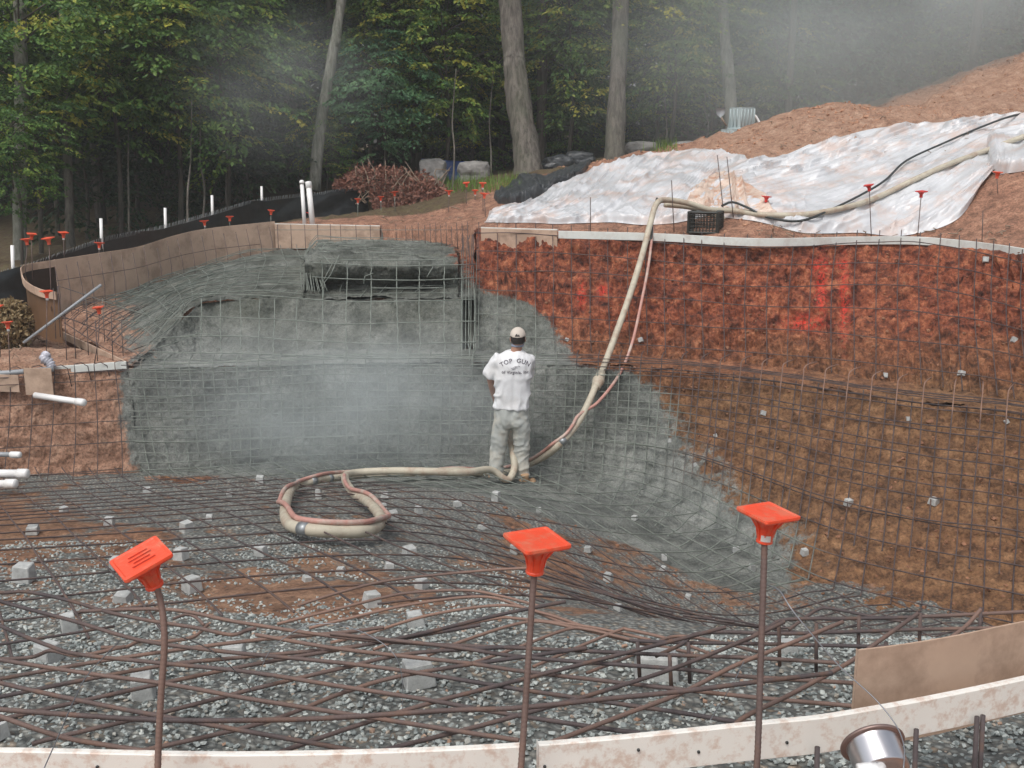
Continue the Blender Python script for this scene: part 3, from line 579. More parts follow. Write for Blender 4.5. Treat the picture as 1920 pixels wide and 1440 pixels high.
# shelf: tangled horizontal bars
t = empty('rebar_mat', tuple(P(400, 520, 15.5)), 'tangled rebar mat over the sloping upper shelf at the left', 'rebar mat', 'rebar mats')
for i in range(34):
    v = .02 + .97 * ((i + random.random() * .5) / 34); u0 = random.uniform(0, .25) * (1 if i % 3 else .2); u1 = random.uniform(.55, 1); k = 40; u = np.linspace(u0, u1, k); p = SH.ev(u, np.clip(np.full(k, v) + .1 * (u - .5) * math.sin(i * 2.1), 0, 1)); bar(t, wob(p + [0, 0, .06 + .03 * random.random()], .07), .0055)
for i, u in enumerate(SH.us(.3, .1, .5)):
    v = np.linspace(0.02, 1, 30); p = SH.ev(np.full(30, u) + .03 * np.sin(v * 3), v); bar(t, wob(p + [0, 0, .085], .06), .0055)
for i in range(26):   # folded bars draping over the step top
    y = 452 + 36 * (i / 26) ** 1.2; d = np.interp(y, [452, 488], [17.6, 14.4]); x0 = random.uniform(578, 600); x1 = random.uniform(790, 872); p = [P(x0 - 8, y + 26, d - .3), P(x0, y + 8, d)] + [P(x, y - 2 + (x - 600) * .02, d) + np.array([0, 0, .03]) for x in np.linspace(x0 + 12, x1, 20)]
    bar(t, wob(p, .05), .0055)
for i in range(16):
    x = 565 + i * 2.6; bar(t, wob([P(x + 14, 474 + i * .8, 15.2), P(x, 500 + i * 1.4, 14.3), P(x + 2 + i * .5, 545, 14.0)], .03), .005)
for x in range(112, 512, 21):     # verticals standing in front of the hardboard band
    d = np.interp(x, [q[0] for q in BAND_T], [q[2] for q in BAND_T]) - .22; y0 = np.interp(x, [q[0] for q in BAND_T], [q[1] for q in BAND_T]) + random.uniform(4, 14); y1 = np.interp(x, [q[0] for q in BAND_B], [q[1] for q in BAND_B]) + 26
    bar(t, wob([P(x - 3 - (y1 - y0) * .06, y0, d), P(x, (y0 + y1) / 2, d), P(x + 2, y1, d - .2)], .02), .006, dry=True)
bar(t, [P(x, np.interp(x, [q[0] for q in BAND_T], [q[1] for q in BAND_T]) + 40, np.interp(x, [q[0] for q in BAND_T], [q[2] for q in BAND_T]) - .26) for x in range(104, 500, 24)], .0055, dry=True)
for x in (520, 545, 571, 595, 619, 638, 667, 694, 715, 742, 760, 772, 784, 796, 806, 816, 826, 836, 846, 856, 866, 876):
    d = np.interp(x, [520, 700, 880], [18.4, 18.3, 16.0]); bar(t, [P(x, 421 if x < 700 else 420 + random.uniform(-4, 5), d), P(x + 2, 466, d - .1)], .006, dry=True)
bar(t, [P(x, 431, np.interp(x, [520, 700, 880], [18.4, 18.3, 16.0])) for x in range(515, 890, 30)], .005)
for x, y0, y1, d in ((125, 590, 680, 12.9), (143, 600, 672, 13.0), (166, 590, 668, 13.1), (183, 600, 680, 12.8), (212, 585, 676, 12.7), (232, 600, 670, 12.9), (104, 540, 634, 12.9), (111, 536, 632, 12.95), (164, 545, 600, 13.6), (197, 560, 640, 13.2)): bar(t, wob([P(x - 4, y0, d), P(x, y1, d - .1)], .01), .0055)
for pl, d in (([(110, 536), (170, 556), (237, 578), (280, 590)], 13.4), ([(106, 590), (170, 612), (215, 622)], 13.1), ([(150, 580), (230, 600), (330, 596)], 13.4), ([(120, 605), (190, 650), (225, 660), (300, 650), (380, 622)], 12.9), ([(215, 668), (300, 640), (380, 625), (412, 632)], 13.0)): bar(t, wob(spline([P(x, y, d) for x, y in pl], n=24), .01), .0055)
# lower wall: two curtains with hooked top
t = empty('rebar_mat', tuple(L[6]), 'double rebar cage with hooked top bars around the lower pool wall', 'rebar mat', 'rebar mats')
for i, u in enumerate(LW.us(.25, .1)):
    v = np.linspace(0, 1, 26); p = LW.ev(np.full(26, u), v); nn = LW.nrm(np.full(26, u), v); p = p + nn * .07; e = p[-1]; dv = (np.array([.2, 7.2]) - e[:2]); dv /= np.linalg.norm(dv)
    exts = []
    for s in (.3, .6, .9):
        q = e[:2] + dv * s; exts.append([q[0], q[1], float(fh(q[0], q[1])) + .07])
    exts[0][2] += .03; p[-1][2] = max(p[-1][2], float(fh(e[0], e[1])) + .07); bar(t, wob(np.r_[p, exts], .012), .0066)
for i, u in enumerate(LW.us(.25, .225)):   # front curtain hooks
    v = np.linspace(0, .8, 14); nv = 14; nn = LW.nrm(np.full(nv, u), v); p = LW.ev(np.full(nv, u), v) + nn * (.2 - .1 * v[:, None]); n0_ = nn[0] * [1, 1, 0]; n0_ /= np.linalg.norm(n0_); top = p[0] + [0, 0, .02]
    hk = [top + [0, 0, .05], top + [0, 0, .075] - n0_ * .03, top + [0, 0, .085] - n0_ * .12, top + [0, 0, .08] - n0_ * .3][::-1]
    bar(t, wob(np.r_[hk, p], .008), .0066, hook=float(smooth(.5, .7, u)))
for k, v in enumerate(np.linspace(.03, .97, 9)):
    u = np.linspace(0, 1, 110); p = LW.ev(u, np.full(110, v)); p = p + LW.nrm(u, np.full(110, v)) * .082; bar(t, wob(p, .015), .0066)
for k, v in enumerate((.08, .21, .34, .47, .62)):
    u = np.linspace(0, 1, 110); p = LW.ev(u, np.full(110, v)); p = p + LW.nrm(u, np.full(110, v)) * (.19 - .09 * v); bar(t, wob(p, .015), .0066)
for o1, o2_ in ((.19, .09), (.05, .085), (-.12, .08), (.2, .03)):
    u = np.linspace(0, 1, 110); p = LW.ev(u, np.zeros(110)); nn = LW.nrm(u, np.zeros(110)) * [1, 1, 0]; bar(t, wob(p + nn * o1 + [0, 0, o2_], .015), .006)
# left block mat
t = empty('rebar_mat', tuple(BLK_T[3]), 'rebar mat with looped top bars in front of the left orange clay face', 'rebar mat', 'rebar mats')
for u in blk.us(.232, .02):
    v = np.linspace(0, 1, 14); p = blk.ev(np.full(14, u), v) + [0, -.12, 0]; p[:, 1] -= .22 * v ** 3; lp = [p[0] + [.13, .12, -.2], p[0] + [.12, .08, .02], p[0] + [.06, .05, .07], p[0] + [.0, .0, .06]]; bar(t, wob(np.r_[lp, p], .012), .0055)
for v in (.03, .11, .28, .46, .64, .86):
    u = np.linspace(0, 1, 40); p = blk.ev(u, np.full(40, v)) + [0, -.135, 0]; e = [p[-1] + [.35, .05, 0], p[-1] + [.8, .12, .02]]; bar(t, wob(np.r_[p, e], .02), .0055)
# floor mat
A_ = np.array([.87, .49]); B_ = np.array([.49, -.87])
fpoly = [(-2.9, 3.0), (-6.2, 5.2), (-6.9, 8.5), (-6.6, 11.6)] + [tuple(p[:2]) for p in BLK_B[2:]] + [tuple(p[:2]) for p in B] + [(4.3, 5.4), (3.0, 4.7), (1.6, 4.55), (.6, 4.5), (-.3, 4.4), (-1.2, 4.0), (-1.9, 3.4)]
t = empty('rebar_mat', (0, 7, -1.7), 'criss-cross rebar mat laid over the gravel floor of the pit', 'rebar mat', 'rebar mats')
def floorbars(D, N, sp, off, hgt, cnt=[0]):
    for c in np.arange(-12, 12, sp):
        s = np.arange(-16, 16, .12); q = np.array([0, 7.5]) + D * s[:, None] + N * (c + off); q = q + .012 * np.stack([noise(np.c_[q, q[:, 0] * 0 + c], .5, 3), noise(np.c_[q, q[:, 0] * 0 + c], .5, 4)], -1)
        ins = inpoly(q[:, 0], q[:, 1], fpoly); i = 0
        while i < len(s):
            if ins[i]:
                j = i
                while j < len(s) and ins[j]: j += 1
                if j - i > 4:
                    z = fh(q[i:j, 0], q[i:j, 1]) + hgt; z = np.convolve(np.pad(z, 6, mode='edge'), np.ones(13) / 13, 'valid'); p = np.c_[q[i:j], np.maximum(z, fh(q[i:j, 0], q[i:j, 1]) + .05)]; ax, ay, _ = proj(p)
                    if ((ax > -100) & (ax < 2020)).any(): bar(t, wob(p, .008), .0056, rust_lit=.12 * random.random()); cnt[0] += 1
                i = j
            else: i += 1
    return cnt[0]
nb = floorbars(A_, B_, .44, 0, .085); nb = floorbars(B_, A_, .27, .1, .097)
print('floor bars', nb)
# near bars, each bent as in the photograph (deformed bar, ribs are real)
def ribbed(parent, pts, r=.0062, rust_lit=.15, z=True):
    q = spline(pts, step=.0032); n = len(q)
    if n > 1500: q = spline(pts, n=1500); n = 1500
    rr = r * (1 + .11 * (np.arange(n) % 3 == 0)); return tube('rebar', q, rr, M['rebar'], parent, 7, lambda v: {'wet': np.zeros(len(v)), 'rust_lit': np.clip(rust_lit + .35 * noise(v, 2.5, 6), 0, 1)})
NBZ = [ # (z, rust, [px..])
 (-.30, .05, [(-60, 1100), (0, 1111), (53, 1110), (133, 1127), (200, 1147), (277, 1163), (367, 1177), (433, 1190), (462, 1182), (480, 1178)]),
 (-.28, .05, [(-60, 1100), (0, 1127), (133, 1163), (233, 1193), (300, 1207), (433, 1223), (640, 1243), (773, 1260), (957, 1290), (1073, 1307), (1280, 1337), (1380, 1353), (1440, 1356)]),
 (-.26, .1, [(-60, 1140), (0, 1173), (90, 1210), (150, 1227), (300, 1243), (467, 1260), (640, 1287), (807, 1313), (940, 1337), (1140, 1367), (1200, 1374)]),
 (-.24, .3, [(-60, 1225), (0, 1237), (167, 1263), (317, 1283), (467, 1310), (640, 1337), (707, 1347), (873, 1373), (973, 1388)]),
 (-.22, .1, [(-60, 1262), (0, 1280), (100, 1303), (233, 1330), (360, 1353), (640, 1403), (700, 1415)]),
 (-.10, .12, [(-60, 1325), (0, 1330), (133, 1340), (300, 1350), (500, 1350), (640, 1345), (840, 1332), (973, 1327), (1140, 1310), (1280, 1296), (1430, 1277), (1560, 1262)]),
 (-.2, .3, [(-60, 1320), (0, 1343), (110, 1380), (200, 1397), (300, 1412)]),
 (-.30, .25, [(150, 1146), (317, 1143), (450, 1167), (640, 1195), (807, 1208), (973, 1215), (1280, 1229), (1400, 1233), (1573, 1243)]),
 (-.29, .3, [(480, 1190), (640, 1217), (873, 1243), (990, 1260), (1280, 1293), (1430, 1309), (1580, 1322), (1640, 1328)]),
 (-.29, .2, [(620, 1188), (840, 1212), (990, 1233), (1280, 1255), (1380, 1267), (1590, 1280), (1660, 1284)]),
 (-.33, .35, [(-80, 1285), (0, 1273), (150, 1246), (300, 1223), (480, 1200), (640, 1186), (720, 1176)]),
 (-.32, .1, [(-80, 1330), (0, 1307), (293, 1250), (460, 1232), (640, 1215), (760, 1196), (900, 1172)]),
 (-.31, .1, [(-80, 1372), (10, 1347), (300, 1282), (480, 1245), (640, 1217), (780, 1190), (940, 1152), (1060, 1128)]),
 (-.3, .1, [(60, 1395), (117, 1380), (300, 1337), (483, 1290), (640, 1253), (773, 1225), (973, 1212)]),
 (-.29, .1, [(230, 1412), (287, 1403), (500, 1353), (640, 1300), (740, 1270), (873, 1247), (973, 1233), (1100, 1215)]),
 (-.27, .25, [(520, 1412), (640, 1370), (790, 1323), (923, 1288), (1073, 1250), (1280, 1197), (1360, 1176)]),
 (-.26, .2, [(700, 1412), (757, 1397), (940, 1350), (1140, 1293), (1280, 1247), (1413, 1193), (1470, 1166)]),
 (-.22, .5, [(1010, 1400), (1057, 1383), (1170, 1340), (1280, 1298), (1380, 1247), (1480, 1207), (1580, 1166)]),
 (-.21, .35, [(1370, 1372), (1395, 1345), (1480, 1303), (1590, 1243), (1647, 1203), (1720, 1151)]),
 (-.25, .6, [(1740, 1225), (1793, 1188), (1815, 1170), (1838, 1144)]),
 (-.36, .1, [(1180, 1201), (1280, 1205), (1413, 1207), (1633, 1212), (1700, 1213)]),
 (-.33, .25, [(1230, 1230), (1280, 1207), (1298, 1191), (1330, 1186), (1363, 1185), (1480, 1188), (1700, 1181), (1920, 1176), (2050, 1170)]),
 (-.32, .25, [(1400, 1200), (1440, 1177), (1467, 1163), (1520, 1160), (1580, 1160), (1713, 1157), (1920, 1147), (2050, 1140)]),
 (-.4, .35, [(1480, 1180), (1507, 1160), (1533, 1143), (1557, 1141), (1630, 1155), (1690, 1165)]),
 (-.5, .6, [(560, 1135), (640, 1110), (740, 1087), (907, 1070), (1010, 1064)]), (-.5, .65, [(520, 1170), (640, 1140), (757, 1113), (873, 1107), (940, 1118), (1010, 1136)]),
 (-.48, .7, [(580, 1178), (640, 1163), (773, 1133), (907, 1119), (990, 1142), (1060, 1170)]), (-.47, .75, [(620, 1205), (683, 1190), (807, 1153), (940, 1135), (1020, 1150), (1110, 1180)]),
 (-.46, .75, [(700, 1218), (773, 1193), (923, 1161), (973, 1160), (1107, 1176), (1220, 1200)]), (-.45, .75, [(800, 1230), (873, 1200), (990, 1166), (1073, 1176), (1140, 1192), (1240, 1215)]),
 (-.44, .7, [(880, 1245), (973, 1213), (1063, 1180), (1107, 1181), (1173, 1197), (1300, 1225)]), (-.44, .75, [(1000, 1250), (1080, 1215), (1160, 1182), (1180, 1181), (1260, 1200), (1330, 1225)]),
 (-.42, .5, [(1100, 1262), (1200, 1222), (1260, 1194), (1330, 1200), (1420, 1222)]),
 (-.38, .4, [(190, 1214), (235, 1213), (262, 1202), (300, 1203), (360, 1195), (390, 1171)]), (-.36, .3, [(0, 1236), (60, 1232), (96, 1220), (150, 1229), (235, 1212)]),
 (-.42, .3, [(325, 1160), (350, 1152), (368, 1158), (382, 1172)]),
]
t = empty('rebar_mat', (0, 3.2, -.3), 'heavy ribbed rebar crossing over the near gravel just behind the front form boards', 'rebar mat', 'rebar mats')
for z, ru, pl in NBZ:
    o = ribbed(t, [PZ(x, y, z) for x, y in pl], .0062 if z > -.4 else .0056, ru)
for x, y, h in ((1610, 1165, .2), (1725, 1160, .18), (1530, 1180, .15), (1838, 1150, .2), (1460, 1185, .12), (1660, 1215, .12), (1290, 1215, .12), (1255, 1240, .1), (1195, 1215, .1)):
    p = PZ(x, y, -.3); tube('rebar', [p + [0, 0, .02], p + [.01, 0, -h]], .0062, M['rebar'], t, 6, wetrust(.1))
# bits of floor bars bridging near left
for y0, y1 in ((1020, 960), (1050, 985), (1085, 1012), (1120, 1040), (1160, 1075)):
    pass
# tie wires
def wirething(label, pl, d):
    return tag(tube('tie_wire', spline([P(x, y, dd_) for (x, y), dd_ in zip(pl, d)], n=40), .0014, M['wire'], None, 5), label, 'wire', 'loose tie wires')
wirething('long grey tie wire curving from the right capped stake down past the steel niche', [(1440, 1097), (1462, 1108), (1490, 1150), (1570, 1245), (1640, 1310), (1680, 1360), (1695, 1400), (1694, 1445)], np.linspace(2.2, 1.95, 8))
wirething('shiny bowed tie wire standing over the gravel right of the left capped stake', [(480, 1285), (500, 1230), (530, 1198), (580, 1172), (640, 1170)], [3.2] * 5)
wirething('thin tie wire arching down to the gravel left of the middle capped stake', [(640, 1172), (690, 1190), (735, 1222), (753, 1265), (755, 1335)], [3.2, 3.15, 3.1, 3.1, 3.1])
wirething('bent tie wire springing from the left capped stake to the right', [(318, 1188), (345, 1196), (400, 1222), (450, 1268), (480, 1308)], [2.35, 2.5, 2.7, 2.9, 3.0])
wirething('thin tie wire slanting over the white board left of the left capped stake', [(225, 1200), (165, 1265), (140, 1310), (105, 1390), (82, 1442)], [2.7, 2.5, 2.4, 2.2, 2.1])
wirething('straight pale tie wire crossing the gravel between the right and middle capped stakes', [(1395, 1240), (1375, 1280), (1350, 1320), (1332, 1350)], [3.0, 2.9, 2.7, 2.6])
# ------------------------------------------------------------ concrete spacer blocks
LM = [('the left stake', 290, 1200), ('the middle stake', 985, 1200), ('the right stake', 1428, 1150), ('the coiled hose loop', 630, 970), ('the worker\'s feet', 955, 900), ('the white pipe ends', 30, 890), ('the left clay face', 150, 870),
      ('the tan hardboard', 1700, 1230), ('the red paint marks', 1560, 560), ('the hanging hose', 1180, 600), ('the left edge', 0, 1150), ('the right edge', 1920, 800), ('the near white board', 700, 1400), ('the concrete edge', 1450, 960)]
def rel(dx, dy):
    a = abs(dx); b = abs(dy); return ('right of ' if dx > 0 else 'left of ') if a > 1.6 * b else ('in front of ' if dy > 0 else 'beyond ') if b > 1.6 * a else ('front right of ' if dx > 0 and dy > 0 else 'back right of ' if dx > 0 else 'front left of ' if dy > 0 else 'back left of ')
used = set()
def where(px, py, base, wall=False):
    o = sorted(LM, key=lambda m: (m[1] - px) ** 2 + (m[2] - py) ** 2); far_ = lambda m: 'just ' if math.hypot(m[1] - px, m[2] - py) < 90 else 'well ' if math.hypot(m[1] - px, m[2] - py) > 260 else ''; fit = lambda s: len(s.split()) <= 16
    for s in (base + far_(o[0]) + rel(px - o[0][1], py - o[0][2]) + o[0][0],) + tuple(base + rel(px - a[1], py - a[2]) + a[0] + ', ' + far_(b) + rel(px - b[1], py - b[2]) + b[0] for a, b in ((o[0], o[1]), (o[0], o[2]), (o[1], o[2]), (o[0], o[3]), (o[1], o[3]))):
        if s not in used and fit(s): used.add(s); return s
    s = base + 'nearest ' + o[0][0] + ' and ' + o[4][0]; used.add(s); return s
DB = [(45, 1090, 50, 1), (340, 1050, 28, 1), (222, 1068, 30, 1), (360, 1110, 36, 1), (230, 1128, 35, .6), (133, 1190, 34, 1.5), (92, 1240, 46, 1), (270, 1308, 52, 1.1), (440, 1238, 50, .8), (490, 1043, 26, 1), (575, 1090, 18, .7), (62, 1000, 26, .7), (205, 985, 20, 1), (350, 997, 25, 1), (277, 925, 18, .8), (392, 975, 15, .8), (487, 905, 18, .9),
      (738, 972, 20, .9), (785, 963, 15, 1.2), (768, 1042, 28, .8), (730, 1070, 20, 1), (790, 1103, 24, 1), (697, 1136, 36, .9), (780, 1175, 38, .9), (785, 1283, 66, .9), (965, 1037, 18, 1.3), (905, 992, 18, .6), (720, 955, 14, 1), (722, 935, 18, .8), (598, 935, 14, 1.6), (930, 940, 17, 1.4), (858, 950, 16, .8), (1102, 1035, 16, .8), (1140, 1090, 20, 1), (1245, 1050, 13, 1), (1243, 1070, 13, .8), (1158, 1145, 17, .9),
      (1230, 1270, 100, .6), (1475, 1225, 42, .7), (1290, 1123, 14, .8), (1335, 1172, 18, .9), (1410, 1070, 13, 1.2), (1380, 1035, 16, .8), (1508, 1040, 20, 1), (1590, 948, 22, 1), (1750, 945, 26, .8), (2, 1385, 30, 1.3), (560, 905, 12, .8), (430, 930, 13, .8), (120, 960, 16, .8), (640, 1075, 18, .8), (1010, 960, 12, .8), (1190, 975, 12, .9)]
WB = [(1204, 637, 15, 1.2), (1062, 637, 11, 1), (1660, 703, 16, .9), (1802, 698, 17, 1.2), (1900, 635, 18, .8), (1430, 772, 16, 1.1), (1705, 785, 15, .8), (1885, 790, 14, .9), (1340, 815, 12, 1), (1845, 488, 18, .7), (1300, 870, 12, 1.2), (1252, 826, 14, .7)]
blk_proto = None
for wl, lst in ((False, DB), (True, WB)):
    for x, y, w, asp in lst:
        h, n = ray(PIT, x, y)
        if h is None: continue
        dpt = proj(h)[2]; s = min(w * dpt / F * (.62 if wl or h[0] > 2.2 else .8), .24 if w > 60 else .088); hh = s * asp if asp >= 1 else s * asp; hh = min(hh, .12 if w > 45 else .15)
        bm = bmesh.new(); bmesh.ops.create_cube(bm, size=1)
        for v in bm.verts: v.co.z += .5; v.co.x *= s * (.9 if v.co.z > .5 else 1.05); v.co.y *= min(s, .09) * (.88 if v.co.z > .5 else 1.05); v.co.z *= hh
        for v in bm.verts: v.co += Vector([random.uniform(-1, 1) * .035 * s for _ in range(3)])
        bmesh.ops.bevel(bm, geom=list(bm.edges), offset=.05 * min(s, hh), segments=1, affect='EDGES'); me = bpy.data.meshes.new('spacer_block'); bm.to_mesh(me); bm.free(); me.materials.append(M['block'])
        o = bpy.data.objects.new('spacer_block', me); COL.objects.link(o); o.location = h + n * (.02 if wl else .002); o.rotation_euler = (random.uniform(-.12, .12), random.uniform(-.12, .12), random.uniform(-.7, .7) + (0 if w < 60 else -random.random() * .2)) if not wl else (R(70), random.uniform(-.5, .5), random.uniform(-.4, .2))
        tag(o, where(x, y, ('long grey concrete brick ' if w > 60 else 'small block on wall mat ' if wl else 'tall grey spacer block ' if asp > 1.2 else 'low grey spacer block ' if asp < .75 else 'grey spacer block ')), 'spacer block', 'concrete spacer blocks')
# ------------------------------------------------------------ capped stakes
def cap_mesh(sz=.106, name='safety_cap', mat=None, parent=None, detail=True):
    mb = MB(); bm = bmesh.new()
    def ringsq(h, z, rnd): 
        out = []
        for k in range(4):
            for j in range(4):
                a = math.pi / 2 * k + j / 3 * math.pi / 2; cx = (h - rnd) * (1 if k in (0, 3) else -1); cy = (h - rnd) * (1 if k in (0, 1) else -1); out.append((cx + rnd * math.cos(a), cy + rnd * math.sin(a), z))
        return out
    h = sz / 2; pr = [(h * .2, .0705, .01), (h * .86, .070, .006), (h * .9, .072, .006), (h, .0715, .006), (h * 1.01, .066, .006), (h * .97, .062, .006), (.031, .053, .02), (.025, .042, .022), (.0205, .032, .02), (.0185, .02, .018), (.018, .002, .0175), (.0195, .0, .019), (.0195, -.004, .019), (.013, -.004, .0125)]
    v = []; [v.extend(ringsq(a, z, min(r, a * .99))) for a, z, r in pr]; v = np.array(v); f = [tuple(x) for x in grid_faces(len(pr), 16, True).tolist()] + [tuple(range(16))[::-1], tuple(range((len(pr) - 1) * 16, len(pr) * 16))]
    mb.add(v, f)
    if detail:
        for k in range(8):
            a = math.pi / 4 * k; M3 = rotz(a); fv = np.array([[.018, -.0012, .004], [.024, -.0012, .03], [.046 if k % 2 else .04, -.0012, .061], [.018, -.0012, .061]]); fv = np.r_[fv, fv + [0, .0024, 0]] @ M3.T; mb.add(fv, [(0, 1, 2, 3), (7, 6, 5, 4), (0, 4, 5, 1), (1, 5, 6, 2), (2, 6, 7, 3), (3, 7, 4, 0)])
    o = mb.build(name, mat or M['cap'], parent, smooth_=False); return o
capA = cap_mesh().data; bpy.data.objects.remove(bpy.data.objects['safety_cap'])
capB = cap_mesh(detail=False).data; bpy.data.objects.remove(bpy.data.objects['safety_cap'])
capC = capB.copy(); capC.materials.clear(); capC.materials.append(M['cap_red'])
def stake(pts, label, yaw=.6, tilt=(0, 0), scale=1., me=capB, r=.006, ribs=False, group='orange-capped rebar stakes', sleeve=False):
    p = np.asarray(pts, float); t = empty('capped_stake', tuple(p[0]), label, 'stake', group)
    if ribs: ribbed(t, p, r, .35)
    else: tube('rebar', p, r, M['rebar'], t, 6, wetrust(.15))
    c = bpy.data.objects.new('safety_cap', me); link(c, t); c.location = p[-1] - np.array([0, 0, .012]); c.rotation_euler = (tilt[0], tilt[1], yaw); c.scale = (scale,) * 3
    if sleeve:
        tube('white_sleeve', [p[-1] - [0, 0, .045], p[-1] - [0, 0, .005]], .0165, M['pvc'], t, 8)
    return t, c
t, c = stake([P(295, 1470, 2.13), P(297, 1400, 2.13), P(302, 1300, 2.13), P(308, 1215, 2.135), P(306, 1160, 2.14), P(299, 1120, 2.15), P(288, 1085, 2.16)], 'near left rebar stake bent at the top, tilted orange square cap', yaw=R(38), tilt=(R(-8), R(-16)), scale=.97, me=capA, r=.0066, ribs=True)
c.rotation_euler = (R(4), R(-20), R(35))
for k, w_ in enumerate((.05, .036, .05, .042)):
    q = MB().box((0, -.022 + k * .014, .0732), (w_, .004, .0016)).build('embossed_line', M['cap'], None); q.parent = c
t, c = stake([P(974, 1470, 2.14), P(980, 1400, 2.15), P(990, 1250, 2.16), P(999, 1110, 2.17), P(1003, 1060, 2.17)], 'near middle straight rebar stake, level orange square cap, standing at the board joint', yaw=R(30), scale=.98, me=capA, r=.0066, ribs=True)
c.rotation_euler = (R(3), R(2), R(28))
lab = MB().box((.0185, -.004, .02), (.0016, .014, .022)).build('sticker', M['white_clean'], None); lab.parent = c
t, c = stake([P(1416, 1470, 2.2), P(1421, 1400, 2.2), P(1426, 1250, 2.22), P(1431, 1100, 2.23), P(1434, 1003, 2.24)], 'near right straight rebar stake, orange cap with a paper sticker on its neck', yaw=R(30), scale=.9, me=capA, r=.0066, ribs=True)
c.rotation_euler = (R(3), R(3), R(30))
a_ = np.linspace(-2.3, -1.1, 8); v = np.array([[.0202 * math.cos(x - R(30)), .0202 * math.sin(x - R(30)), z] for z in (.003, .018) for x in a_]); q = mesh('sticker', v, grid_faces(2, 8)[:, ::-1].copy(), M['white_clean']); q.parent = c
ST = [ # top x,y ; base x,y ; d ; label ; red
 (88, 556, 87, 664, 12.6, 'capped stake on the terrace above the plastic-wrapped pipe fitting', 0, 1), (186, 586, 177, 679, 12.4, 'bent capped stake on the terrace near its corner', 0, 0), (15, 614, 19, 692, 12.3, 'capped stake in front of the dry shrub on the terrace', 0, 1), (-4, 584, 2, 680, 12.8, 'capped stake cut by the left picture edge', 0, 0),
 (51, 457, 46, 525, 13.9, 'lower of the two overlapping capped stakes at the left rounded form', 0, 0), (59, 447, 61, 520, 14.6, 'upper of the two overlapping capped stakes at the left rounded form', 0, 0), (92, 456, 97, 580, 13.2, 'tall capped stake rising from the rounded form end', 0, 0), (119, 444, 121, 490, 15.4, 'capped stake right of the tall one, in front of the slender trunk', 0, 1),
 (186, 463, 186, 480, 16.0, 'low cap just above the tan form below the second fence post', 0, 1), (384, 421, 384, 436, 18, 'low cap at the crest of the curved tan form', 0, 1), (431, 413, 431, 428, 18.3, 'low cap over the tan form just right of its crest', 0, 0), (508, 401, 508, 418, 18.8, 'low cap above the step where the white top rail begins', 0, 0),
 (582, 405, 583, 421, 19.2, 'small red cap between the two standing white pipes', 1, 0), (671, 379, 671, 410, 20.5, 'capped stake in front of the right end of the silt fence', 0, 1), (714, 375, 715, 405, 21, 'capped stake at the left foot of the brown brush pile', 0, 1), (740, 366, 741, 398, 21.5, 'capped stake in front of the middle of the brush pile', 0, 0),
 (842, 364, 841, 408, 19.5, 'capped stake standing alone right of the brush pile', 0, 1), (875, 349, 874, 400, 19.8, 'capped stake highest and leftmost of the close group by the tarp', 0, 0), (891, 363, 890, 395, 19.8, 'lower capped stake with white sleeve inside the close group by the tarp', 0, 1), (905, 350, 906, 410, 18.0, 'large capped stake at top right of the close group by the tarp', 0, 1), (908, 370, 911, 416, 17.2, 'capped stake lowest right of the close group, by the rim corner', 0, 0),
 (1436, 377, 1434, 421, 14.9, 'red-capped stake beside the hose where the plastic sheet is muddy', 1, 0), (1630, 356, 1634, 446, 14.0, 'left of two tall red-capped stakes before the big plastic sheet', 1, 0), (1727, 368, 1720, 446, 14.1, 'right of two tall red-capped stakes before the big plastic sheet', 1, 0), (1869, 332, 1871, 360, 13.9, 'capped stake half under the hanging plastic sheet at right', 0, 0)]
for x, y, bx, by, d, lb, red, sl in ST:
    p0 = P(bx, by + 3, d); p1 = P(x, y, d); mid = (p0 + p1) / 2 + np.array([.02 if 'bent' in lb else 0, 0, 0]); stake(np.array([p0, mid, p1]), lb, yaw=random.uniform(0, 1.5), tilt=(random.uniform(-.15, .1), random.uniform(-.12, .12)), scale=1.13, me=capC if red else capB, r=.006, sleeve=bool(sl))
for x, y, bx, by, d, lb in ((1345, 291, 1356, 392, 14.8, 'tall bare rebar rod left of a pair before the muddy sheet'), (1363, 294, 1375, 408, 14.6, 'tall bare rebar rod right of a pair before the muddy sheet'), (1107, 370, 1107, 434, 14.6, 'bare rebar rod standing at the rim left of the hose'), (1259, 338, 1264, 436, 14.3, 'thin bare rebar rod between the hose bend and the black crate'), (1843, 395, 1841, 462, 13.1, 'short bare rebar rod among sticks on the right bank'), (1402 + 438, 500 - 40, 1840, 470, 13.0, None)):
    if lb: tag(tube('rebar_rod', [P(bx, by, d), P(x, y, d)], .006, M['rebar'], None, 6, wetrust(.1)), lb, 'rebar rod', 'bare rebar rods')
# ------------------------------------------------------------ pipes
def pipe(label, pts, r, mat=None, capped=True, group='plastic pipes', bell=1.22):
    p = np.asarray(pts, float); t = empty('pipe', tuple(p[0]), label, 'pipe', group); tube('tube', p, r, mat or M['pvc'], t, 16)
    if capped:
        d = p[-1] - p[-2]; d /= np.linalg.norm(d); q = p[-1]; o = tube('end_cap', [q - d * .11, q - d * .108, q - d * .015, q, q + d * .008], [r * .9, r * bell, r * bell, r * bell * .93, r * .5], M['pvc'], t, 16)
    return t
pipe('thin standing white pipe, left of the pair behind the far rim', [P(571, 421, 18.9), P(566, 346, 18.9)], .034, capped=False)
q = P(566, 344, 18.9); o = tube('pipe_fitting', [q, q + [0, 0, .03], q + [0, 0, .05], q + [-.0, 0, .06]], [.045, .045, .035, .02], M['pvc'], bpy.data.objects['pipe'], 12)
pipe('thick standing white pipe with cap, right of the pair behind the far rim', [P(586, 421, 18.95), P(578, 341, 18.95)], .05, bell=1.15)
pipe('capped white pipe jutting over the left clay face', [P(66, 741, 11.9), P(158, 755, 11.6)], .034)
